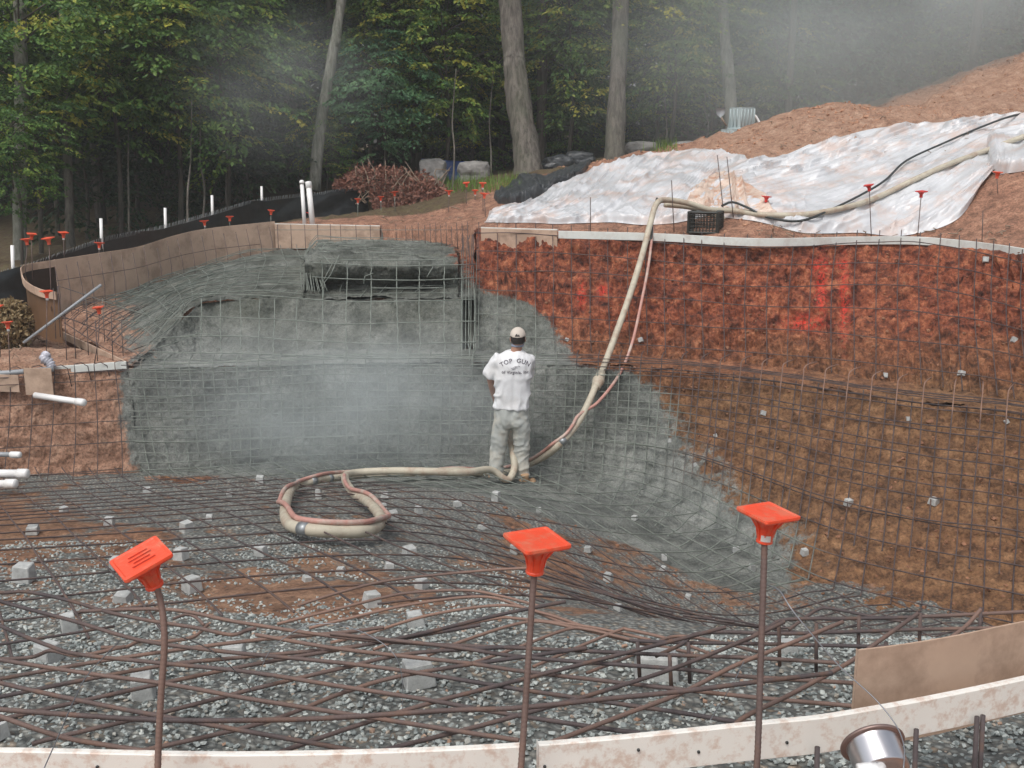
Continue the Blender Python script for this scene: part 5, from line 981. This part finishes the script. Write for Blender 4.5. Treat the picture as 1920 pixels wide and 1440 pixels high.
# ------------------------------------------------------------ silt fence
fp_ = [(-40, 522, 14.6), (47, 499, 15.2), (111, 477, 16), (194, 449, 17), (303, 426, 18.5), (400, 399, 20), (485, 376, 21.5), (600, 362, 23), (690, 351, 24)]
ft = np.array([P(*a) for a in fp_]); t = empty('silt_fence', tuple(ft[4]), 'sagging black silt fence with white posts along the edge of the woods', 'fence')
q = spline(ft, n=220); g = []
for k, h in enumerate(np.linspace(0, 1, 22)):
    r = q.copy(); r[:, 2] -= h * .72; r[:, 1] += -.1 * h + .09 * fbm(np.c_[q[:, 0] * .8, np.full(220, h * 1.2), q[:, 1] * .3], 1.6, 4, 4) + .03 * np.sin(q[:, 0] * 4 + h * 9); r[:, 2] += (.05 * noise(q, .8, 8)) * (1 - h); g.append(r)
mesh('fabric', np.concatenate(g), grid_faces(22, 220), M['fabric'], t)
mb = MB()
for p in spline(ft, n=330): mb.tube([p + [0, 0, -.04], p + [random.uniform(-.01, .03), 0, .035]], .004, 3)
o = mb.build('wire_mesh_edge', M['clamp'], t); o['kind'] = 'stuff'
for x, y0, y1, d in ((13, 462, 512, 14.9), (182, 411, 455, 16.8), (304, 391, 428, 18.5), (393, 367, 402, 19.9), (487, 350, 378, 21.5), (687, 327, 354, 24)):
    b = P(x, y1, d) + [0, .16, 0]; tube('post', [b - [0, 0, .2], P(x, y0, d) + [0, .16, 0]], .026, M['pvc'], t, 8)
# ------------------------------------------------------------ brush, shrub, sticks
def leaves(n, pos, size, seed, updown=.5, tone=None):
    r = np.random.default_rng(seed); d = r.normal(size=(n, 3)); d[:, 2] -= .3; d /= np.linalg.norm(d, axis=1)[:, None]; nn = r.normal(size=(n, 3)); nn[:, 2] += 1.6 * updown; s = np.cross(d, nn); s /= np.linalg.norm(s, axis=1)[:, None] + 1e-9; nn = np.cross(s, d)
    l = size * r.uniform(.7, 1.3, (n, 1)); w = l * r.uniform(.22, .32, (n, 1)); b = pos; v = np.stack([b, b + d * l * .5 + s * w + nn * l * .06, b + d * l - nn * l * .08, b + d * l * .5 - s * w + nn * l * .06], 1)
    return v.reshape(-1, 3), np.arange(n * 4).reshape(n, 4)
t = empty('brush_pile', tuple(P(735, 380, 23)), 'pile of cut branches with brown dead leaves at the end of the silt fence', 'brush pile')
n = 5200; r_ = rng; a = rng.random(n); px_ = 628 + 205 * a; topy = np.interp(px_, [628, 660, 700, 760, 800, 833], [352, 318, 308, 318, 326, 352]); boty = np.interp(px_, [628, 690, 700, 833], [350, 352, 392, 372]); py_ = topy + (boty - topy) * rng.random(n) ** .8 + rng.normal(0, 3, n); dd_ = 24.4 - 1.0 * (py_ - 310) / 80 + rng.normal(0, .25, n)
pos = np.stack([P(x, y, d) for x, y, d in zip(px_, py_, dd_)]); v, f = leaves(n, pos, .1, 5, .1); o = mesh('dead_leaves', v, f, M['leaf_brown'], t, smooth_=False, attrs={'tone': np.repeat(np.clip(rng.normal(.5, .25, n), 0, 1), 4)}); o['kind'] = 'stuff'
for i in range(44):
    x = random.uniform(650, 830); y = random.uniform(350, 385); b = P(x, y, 23.7); e = P(x + random.uniform(-50, 50), y - random.uniform(20, 60), 23.9); tube('branch', spline([b, (b + e) / 2 + rng.normal(0, .1, 3), e], n=8), np.linspace(.018, .006, 8), M['stick'], t, 5)
t = empty('dry_shrub', tuple(P(20, 640, 13.6)), 'dry straw-coloured shrub at the left edge below the rounded form', 'shrub')
n = 3800; c = P(14, 607, 13.7); q = rng.normal(size=(n, 3)); q /= np.linalg.norm(q, axis=1)[:, None]; q *= (rng.random(n) ** .4)[:, None]; pos = c + q * [.33, .3, .33]; v, f = leaves(n, pos, .07, 6, .1); f2 = f
o = mesh('dry_twigs', v, f, leafmat('dry_straw_leaf', ((0., (.13, .085, .04)), (.5, (.34, .25, .13)), (1., (.52, .42, .25)))), t, smooth_=False, attrs={'tone': np.repeat(rng.random(n), 4)}); o['kind'] = 'stuff'
for i in range(30): e = c + rng.normal(0, .2, 3); b = c + [rng.normal(0, .08), 0, -.33]; tube('stem', spline([b, (b + e) / 2 + rng.normal(0, .03, 3), e], n=6), .005, M['straw'], t, 4)
mb = MB()
for i in range(150):
    zone = random.random()
    if zone < .45: x, y = random.uniform(1400, 1900), random.uniform(425, 455)
    elif zone < .75: x, y = random.uniform(1440, 1900), random.uniform(220, 300)
    elif zone < .9: x, y = random.uniform(0, 230), random.uniform(640, 680)
    else: x, y = random.uniform(700, 900), random.uniform(390, 420)
    h, nn = ray(TERR, x, y)
    if h is None: continue
    a = random.uniform(0, 6.3); l = random.uniform(.04, .17); dvec = np.array([math.cos(a), math.sin(a), random.uniform(-.05, .4)]) * l; mb.tube([h + [0, 0, .015], h + dvec * .5 + rng.normal(0, .02, 3) + [0, 0, .02], h + dvec + [0, 0, .02]], random.uniform(.003, .009), 4)
tag(mb.build('roots', M['stick']), 'broken roots and twigs scattered on the dug soil', kind='stuff')
o = tag(tube('branch', spline([P(1833, 458, 13.4), P(1870, 442, 13.5), P(1890, 430, 13.5)], n=10), np.linspace(.03, .012, 10), M['stick'], None, 6), 'pale broken branch lying on the right bank above the white board', 'branch')
# ------------------------------------------------------------ steel light niche, bottom right
c = P(1638, 1398, 2.07); t = empty('light_niche', tuple(c), 'shiny stainless steel cylindrical light niche in front of the bottom right form board', 'light niche')
ax = (P(1648, 1440, 2.0) - P(1634, 1372, 2.12)); ax = np.array([.06, -.75, -.35]); ax /= np.linalg.norm(ax); Mz = np.array(Vector(ax).to_track_quat('Z', 'Y').to_matrix()); back = P(1635, 1393, 2.1)
def lat(name, prof, mat): v, f = lathe(prof, 48); return mesh(name, v @ Mz.T + back, f, mat, t)
lat('flange', [(.050, 0), (.062, -.001), (.0635, .001), (.0635, .004), (.062, .006), (.050, .006)], plain('dull_rim_steel', (.30, .22, .2), .5, .2, 9, metal=.8))
lat('body', [(.053, .0), (.054, .004), (.053, .008), (.0515, .012), (.052, .062), (.050, .066), (.035, .0665), (.0, .067)], M['steel'])
q0 = back + Mz @ np.array([-.058, .02, .075]); tube('conduit_fitting', [q0, q0 + [.035, .0, .004], q0 + [.036, 0, .005], q0 + [.045, .01, .01]], [.017, .018, .014, .012], M['pvc'], t, 12)
# ------------------------------------------------------------ woods
def crown(seed, nspray, nleaf, ext, size, lo=-.2, dirt=.3, bias=.45):
    r = np.random.default_rng(seed); P_ = []; D_ = []; T_ = []
    for i in range(nspray):
        q = r.normal(size=3); q /= np.linalg.norm(q); rr = r.random() ** .45; z = q[2] * rr; c = np.array([q[0] * rr * ext[0], q[1] * rr * ext[1], z * ext[2]])
        out = np.array([q[0], q[1], 0]) + r.normal(0, .35, 3); out[2] = r.normal(-.12, .16); out /= np.linalg.norm(out); sd_ = np.cross(out, [0, 0, 1]); sd_ /= np.linalg.norm(sd_)
        L_ = ext[0] * r.uniform(.22, .42); t = r.random(nleaf); s = (r.random(nleaf) - .5) * (1.05 - t * .5); p = c + out * (t * L_)[:, None] + sd_ * (s * L_)[:, None]; p[:, 2] += -.25 * L_ * (t ** 2) + r.normal(0, .035 * ext[0] * .3, nleaf) - .15 * np.abs(s) * L_
        dd = out * r.uniform(.3, 1, (nleaf, 1)) + sd_ * np.sign(s)[:, None] * r.uniform(.3, 1.1, (nleaf, 1)); dd[:, 2] -= r.uniform(.05, .6, nleaf); P_.append(p); D_.append(dd); T_.append(np.clip(r.normal(bias + .18 * r.normal(), .12, nleaf) + (.45 if r.random() < dirt * .25 else 0), 0, 1))
    P_ = np.concatenate(P_); d = np.concatenate(D_); d /= np.linalg.norm(d, axis=1)[:, None]; n = len(P_); nn = r.normal(0, .35, (n, 3)); nn[:, 2] += 1; s = np.cross(d, nn); s /= np.linalg.norm(s, axis=1)[:, None] + 1e-9; nn = np.cross(s, d)
    l = size * r.uniform(.7, 1.25, (n, 1)); w = l * r.uniform(.25, .36, (n, 1)); v = np.stack([P_, P_ + d * l * .45 + s * w + nn * l * .05, P_ + d * l - nn * l * .1, P_ + d * l * .45 - s * w + nn * l * .05], 1)
    return v.reshape(-1, 3), np.arange(n * 4).reshape(n, 4), np.repeat(np.concatenate(T_), 4)
def crown_mesh_(name, *a, mat='leaf', **k):
    v, f, t = crown(*a, **k); o = mesh(name, v, f, M[mat], smooth_=False, attrs={'tone': t}, link_=False); return o.data
UC = [crown_mesh_('crown', 100 + i, 230, 48, (1.7, 1.7, 2.1), .098, mat='leaf', bias=(.4, .55, .45)[i % 3]) for i in range(4)]
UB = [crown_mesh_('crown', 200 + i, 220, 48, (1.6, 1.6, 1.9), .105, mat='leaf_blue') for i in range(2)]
UD = [crown_mesh_('crown', 300 + i, 150, 40, (2.2, 2.2, 2.6), .13, mat='leaf_dark') for i in range(3)]
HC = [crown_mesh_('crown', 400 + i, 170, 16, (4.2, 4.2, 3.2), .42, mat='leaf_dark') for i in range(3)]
def branches_mesh(seed, ext, h):
    r = np.random.default_rng(seed); mb = MB()
    for i in range(12):
        a = r.uniform(0, 6.28); z0 = r.uniform(-.7, .4) * ext[2]; e = np.array([math.cos(a) * ext[0] * .8, math.sin(a) * ext[1] * .8, z0 + r.uniform(.1, .5) * ext[2]]); mb.tube(spline([[0, 0, z0], e * .5 + [0, 0, z0 * .4 + .1], e], n=7), np.linspace(.022, .004, 7), 4)
    v = np.concatenate(mb.v); o = mesh('branches', v, mb.f, M['bark_dark'], link_=False); return o.data
BR = [branches_mesh(i, (1.7, 1.7, 2.1), 3) for i in range(3)]
def ground(x, y): return float(th(np.array([x]), np.array([y]))[0])
def trunk(name, pts, rs, mat, parent, amp=.03, sides=18):
    q = spline(np.c_[np.array(pts), np.array(rs)], n=90); v, f = tube_vf(q[:, :3], q[:, 3], sides); c = np.repeat(q[:, :3], sides, 0); d = v - c; l = np.linalg.norm(d, axis=1)[:, None] + 1e-9; v = c + d * (1 + (amp / l.mean()) * fbm(v * [1, 1, .18], 9, 3, 7)[:, None]); return mesh(name, v, f, mat, parent)
def big_tree(label, pl, d, ws, mat='bark', top=17, flare=1.35, crown_at=True, lean=None):
    p = [P(x, y, d) for x, y in pl]; p[0] = p[0] - [0, 0, .15]; r = [w * d / F / 2 for w in ws]; r[0] *= 1.0; dirn = p[-1] - p[-2]; dirn = dirn / np.linalg.norm(dirn); k = (top - p[-1][2]) / max(dirn[2], .3); p.append(p[-1] + dirn * k); r.append(r[-1] * .6)
    t = empty('tree', tuple(p[0]), label, 'tree', 'tree trunks at the edge of the wood'); trunk('trunk', p, r, mat if not isinstance(mat, str) else M[mat], t, .03 * r[0] / .3)
    for i in range(2):
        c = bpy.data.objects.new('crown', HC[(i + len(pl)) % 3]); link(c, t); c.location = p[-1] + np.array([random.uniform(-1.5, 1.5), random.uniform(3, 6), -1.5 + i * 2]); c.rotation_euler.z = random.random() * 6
    return t
big_tree('grey-green trunk at the left edge behind the silt fence', [(37, 540), (36, 380), (40, 200), (38, 0)], 21, [27, 24, 24, 22], 'bark_pale')
big_tree('slender dark grey trunk second from the left, slightly curved', [(133, 500), (128, 340), (120, 150), (117, 0)], 22.5, [19, 16, 14, 13])
big_tree('forked leaning pale trunk above the standing white pipes', [(590, 345), (597, 270), (612, 170), (632, 60), (640, 0)], 24.6, [22, 21, 21, 18, 17], 'bark_pale')
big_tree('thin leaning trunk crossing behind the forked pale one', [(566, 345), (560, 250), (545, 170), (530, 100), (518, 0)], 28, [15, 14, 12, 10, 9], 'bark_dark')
big_tree('thickest trunk, ridged bark, in the middle of the picture', [(992, 345), (990, 310), (978, 230), (965, 120), (956, 0)], 24, [66, 52, 46, 42, 39])
big_tree('second thick straight trunk right of the thickest one', [(1153, 312), (1154, 250), (1160, 130), (1166, 0)], 24.5, [40, 35, 31, 29])
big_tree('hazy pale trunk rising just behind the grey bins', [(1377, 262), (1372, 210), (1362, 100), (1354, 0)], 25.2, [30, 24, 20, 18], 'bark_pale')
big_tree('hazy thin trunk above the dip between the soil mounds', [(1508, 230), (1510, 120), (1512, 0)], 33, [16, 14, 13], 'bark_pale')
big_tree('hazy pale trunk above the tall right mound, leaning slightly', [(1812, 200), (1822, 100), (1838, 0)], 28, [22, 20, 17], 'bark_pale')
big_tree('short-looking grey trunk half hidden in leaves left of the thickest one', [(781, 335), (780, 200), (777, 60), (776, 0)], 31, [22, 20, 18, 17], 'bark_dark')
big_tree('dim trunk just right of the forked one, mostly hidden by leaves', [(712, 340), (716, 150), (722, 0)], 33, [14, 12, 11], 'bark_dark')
for i, (x, y0, y1, d, lb) in enumerate(((848, 345, 230, 24.5, 'bare pale sapling before the boulders right of the brush pile'), (920, 338, 230, 25.5, 'thin bare sapling left of the thickest trunk'), (350, 408, 300, 22, 'thin bare sapling behind the third fence post'), (378, 400, 300, 23, 'pair member thin sapling right of the third fence post'), (424, 392, 300, 24, 'crooked bare sapling behind the fence in the dark'), (314, 420, 60, 25, 'tall thin dark trunk in the left gloom'), (1250, 280, 180, 26, 'thin hazy sapling left of the flat boulder'), (1322, 268, 200, 26, 'thin hazy sapling behind the flat boulder'), (1206, 268, 60, 30, 'thin hazy stem right of the second thick trunk'), (240, 440, 330, 22, 'short leaning sapling behind the second fence post'))):
    b = P(x, y0, d); e = P(x + random.uniform(-8, 8), y1, d + .2); t = tag(tube('sapling', spline([b - [0, 0, .3], (b + e) / 2 + rng.normal(0, .05, 3), e, e + [.1, 0, 1.2]], n=16), np.linspace(.028, .01, 16), M['bark'], None, 6), lb, 'sapling', 'thin saplings')
# understory trees: (px of crown centre, d, z of crown centre, scale, mesh kind)
US = [(60, 21.5, 2.9, 1.05, 'y', 'yellow-green leafy tree over the leftmost trunk'), (215, 23, 3.2, 1.15, 'y', 'leafy tree with yellow tips right of the slender trunk'), (330, 23.5, 3.6, 1.2, 'g', 'leafy tree with drooping sprays above the second fence post'), (420, 24, 2.7, 1.1, 'g', 'low leafy tree above the third and fourth fence posts'),
      (455, 28.5, 3.4, 1.0, 'b', 'dusty cool-green tree left of the leaning trunks'), (150, 24.5, 1.3, .95, 'd', 'dark bushy sapling low behind the fence at left'), (20, 19.8, 1.15, .6, 'y', 'low yellow-green branch bush beside the left edge'), (300, 25, .9, .8, 'd', 'low dark shrub behind the second and third fence posts'), (455, 25.5, .9, .8, 'd', 'low dark shrub behind the fourth fence post'),
      (605, 25.4, 1.2, .5, 'y', 'bright small bush at the base of the leaning trunks'), (560, 30.5, 4.6, 1.2, 'g', 'leafy tree behind the tops of the leaning trunks'), (715, 25.6, 2.3, .8, 'b', 'blue-green rounded bush above the brush pile'), (690, 27.5, 4.4, 1.1, 'g', 'leafy tree above the blue-green bush'), (835, 26.8, 3.4, 1.05, 'y', 'spreading yellow-green tree left of the thickest trunk'), (880, 28.5, 2.0, .9, 'g', 'leafy bush over the right-hand boulder'),
      (1065, 27, 3.8, 1.1, 'y', 'leafy tree with long sprays between the two thick trunks'), (1075, 28.5, 1.9, .8, 'g', 'low bush between the two thick trunks'), (1255, 26.6, 3.9, 1.05, 'y', 'yellow-tipped tree right of the second thick trunk'), (1225, 28, 2.6, .8, 'g', 'low leafy bush right of the second thick trunk'), (1330, 29.5, 4.6, 1.1, 'g', 'dusty tree left of the hazy pale trunk'),
      (1450, 29, 2.9, .95, 'g', 'hazy spreading tree right of the grey bins'), (1480, 31, 4.6, 1.2, 'b', 'hazy tree behind the small soil mound'), (1620, 32, 4.2, 1.2, 'b', 'hazy tree above the dip between mounds'), (1740, 31, 4.8, 1.2, 'g', 'hazy tree left of the right-hand pale trunk'), (1890, 30, 5.2, 1.2, 'b', 'hazy tree at the right edge above the tall mound'), (1390, 31.5, 2.9, .9, 'd', 'dark hazy bush behind the grey bins'),
      (940, 30, 4.8, 1.2, 'g', 'leafy tree behind the top of the thickest trunk'), (780, 30, 4.9, 1.2, 'd', 'dark tree over the short grey trunk'), (250, 27, 4.9, 1.3, 'd', 'dark tall tree in the gloom above the leaning sapling'), (95, 26, 4.6, 1.3, 'd', 'dark tree between the two left trunks'), (400, 28, 4.8, 1.3, 'd', 'dark tree high behind the drooping sprays'), (1160, 31, 4.8, 1.2, 'd', 'dark tree behind the second thick trunk')]
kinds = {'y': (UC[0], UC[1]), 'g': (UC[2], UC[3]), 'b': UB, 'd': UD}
for i, (px, d, z, s, k, lb) in enumerate(US):
    v = (720 - 720) ; b = P(px, 300, d); x, y = b[0], b[1]; g = ground(x, y); t = empty('understory_tree', (x, y, g), lb, 'tree', 'leafy understory trees'); trunk('trunk', [(x, y, g - .1), (x + .1, y, (g + z) / 2), (x - .05, y, z + .8 * s)], [.05 * s, .04 * s, .012], M['bark_dark'], t, .004, 8)
    c = bpy.data.objects.new('crown', kinds[k][i % len(kinds[k])]); link(c, t); c.location = (x, y, z); c.scale = (s,) * 3; c.rotation_euler.z = random.random() * 6.28
    c = bpy.data.objects.new('branches', BR[i % 3]); link(c, t); c.location = (x, y, z); c.scale = (s,) * 3; c.rotation_euler.z = random.random() * 6.28
# tall trees deeper in the wood keep the sky light out
k = 0; tkm = None
for iy, y in enumerate((29, 33, 38, 44, 51)):
    for x in np.arange(-36, 37, 6.0 if iy < 3 else 7.5):
        X_ = x + random.uniform(-2, 2); Y_ = y + random.uniform(-1.5, 1.5); g = ground(X_, Y_); t = empty('tall_tree', (X_, Y_, g), 'tall dark trunk deep in the shaded wood', 'tree', 'tall trees deep in the wood'); r0 = random.uniform(.09, .2)
        if tkm is None:
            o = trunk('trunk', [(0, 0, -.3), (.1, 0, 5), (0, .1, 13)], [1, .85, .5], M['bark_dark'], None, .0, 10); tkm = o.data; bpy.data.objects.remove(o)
        c = bpy.data.objects.new('trunk', tkm); link(c, t); c.location = (X_, Y_, g); c.scale = (r0, r0, 1)
        c = bpy.data.objects.new('crown', HC[k % 3]); link(c, t); c.location = (X_, Y_, g + random.uniform(9, 12)); c.rotation_euler.z = random.random() * 6.28; c.scale = (1.15, 1.15, 1)
        if iy >= 1:
            c = bpy.data.objects.new('lower_crown', UD[k % 3]); link(c, t); c.location = (X_ + 1.5, Y_ + .5, g + random.uniform(2.0, 6.5)); c.rotation_euler.z = random.random() * 6.28; c.scale = (1.9, 1.9, 1.5)
        k += 1
r = np.random.default_rng(9); n = 5200; parts = []
cx = r.uniform(-62, 62, n); cy = r.uniform(54, 66, n) ; cz = r.uniform(-2, 19, n) + .0
pos = np.repeat(np.stack([cx, cy, cz], -1), 22, 0) + r.normal(0, .8, (n * 22, 3)) * [1, 1, .35]; v, f = leaves(len(pos), pos, .62, 77, .8)
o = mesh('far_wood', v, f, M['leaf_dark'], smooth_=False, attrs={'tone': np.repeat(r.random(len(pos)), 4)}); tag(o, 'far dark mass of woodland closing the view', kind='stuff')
# weeds by the boulders
mb = []; n = 900; px_ = rng.uniform(820, 990, n); py_ = rng.uniform(336, 362, n); pos = []
for x, y in zip(px_, py_):
    h, nn = ray(TERR, x, y)
    if h is not None: pos.append(h)
for x, y in zip(rng.uniform(1205, 1270, 160), rng.uniform(268, 285, 160)):
    h, nn = ray(TERR, x, y)
    if h is not None: pos.append(h)
pos = np.array(pos); a = rng.uniform(0, 6.28, len(pos)); hgt = rng.uniform(.08, .28, len(pos)); tip = pos + np.stack([.07 * np.cos(a), .07 * np.sin(a), hgt], -1); s = np.stack([.008 * np.sin(a), .008 * np.cos(a), 0 * a], -1)
v = np.stack([pos - s, pos + s, tip], 1).reshape(-1, 3); o = mesh('grass', v, np.arange(len(v)).reshape(-1, 3), M['leaf'], smooth_=False, attrs={'tone': np.full(len(v), .62)}); tag(o, 'sparse grass at the foot of the boulders', kind='stuff')
# ------------------------------------------------------------ air
def volume(name, v, f, dens, col, label, falloff=None):
    m = bpy.data.materials.new(name); m.use_nodes = True; t = m.node_tree; t.nodes.clear(); out = t.nodes.new('ShaderNodeOutputMaterial'); pv = t.nodes.new('ShaderNodeVolumePrincipled'); pv.inputs['Color'].default_value = (*col, 1); pv.inputs['Density'].default_value = dens; pv.inputs['Anisotropy'].default_value = 0; t.links.new(pv.outputs[0], out.inputs['Volume'])
    if falloff:
        tc = t.nodes.new('ShaderNodeTexCoord'); ln = t.nodes.new('ShaderNodeVectorMath'); ln.operation = 'LENGTH'; t.links.new(tc.outputs['Object'], ln.inputs[0]); mr = t.nodes.new('ShaderNodeMapRange'); mr.interpolation_type = 'SMOOTHSTEP'; mr.inputs[1].default_value = 1; mr.inputs[2].default_value = .1; mr.inputs[3].default_value = 0; mr.inputs[4].default_value = 1; t.links.new(ln.outputs['Value'], mr.inputs[0])
        ns = t.nodes.new('ShaderNodeTexNoise'); ns.inputs['Scale'].default_value = 2.2; ns.inputs['Detail'].default_value = 3; t.links.new(tc.outputs['Object'], ns.inputs[0]); r2 = t.nodes.new('ShaderNodeMapRange'); r2.inputs[1].default_value = .35; r2.inputs[2].default_value = .7; r2.inputs[3].default_value = .15; r2.inputs[4].default_value = 1.3; t.links.new(ns.outputs[0], r2.inputs[0])
        a = t.nodes.new('ShaderNodeMath'); a.operation = 'MULTIPLY'; t.links.new(mr.outputs[0], a.inputs[0]); t.links.new(r2.outputs[0], a.inputs[1]); b = t.nodes.new('ShaderNodeMath'); b.operation = 'MULTIPLY'; b.inputs[1].default_value = dens; t.links.new(a.outputs[0], b.inputs[0]); t.links.new(b.outputs[0], pv.inputs['Density'])
    o = mesh(name, v, f, m); return tag(o, label, kind='stuff')
def box(x0, x1, y0, y1, z0, z1): return [(x, y, z) for x in (x0, x1) for y in (y0, y1) for z in (z0, z1)], [(0, 1, 3, 2), (4, 6, 7, 5), (0, 4, 5, 1), (2, 3, 7, 6), (0, 2, 6, 4), (1, 5, 7, 3)]
volume('haze', *box(-98, 98, -98, 106, -9, 22), HAZE, (.9, .95, .97), 'thin cement dust haze in the air')
for (c, s, dn, lb) in DUST:
    v, f = ell((0, 0, 0), (1, 1, 1), 20); o = volume('dust_cloud', v, f, dn, (.90, .97, .985), lb, True); o.location = c; o.scale = s
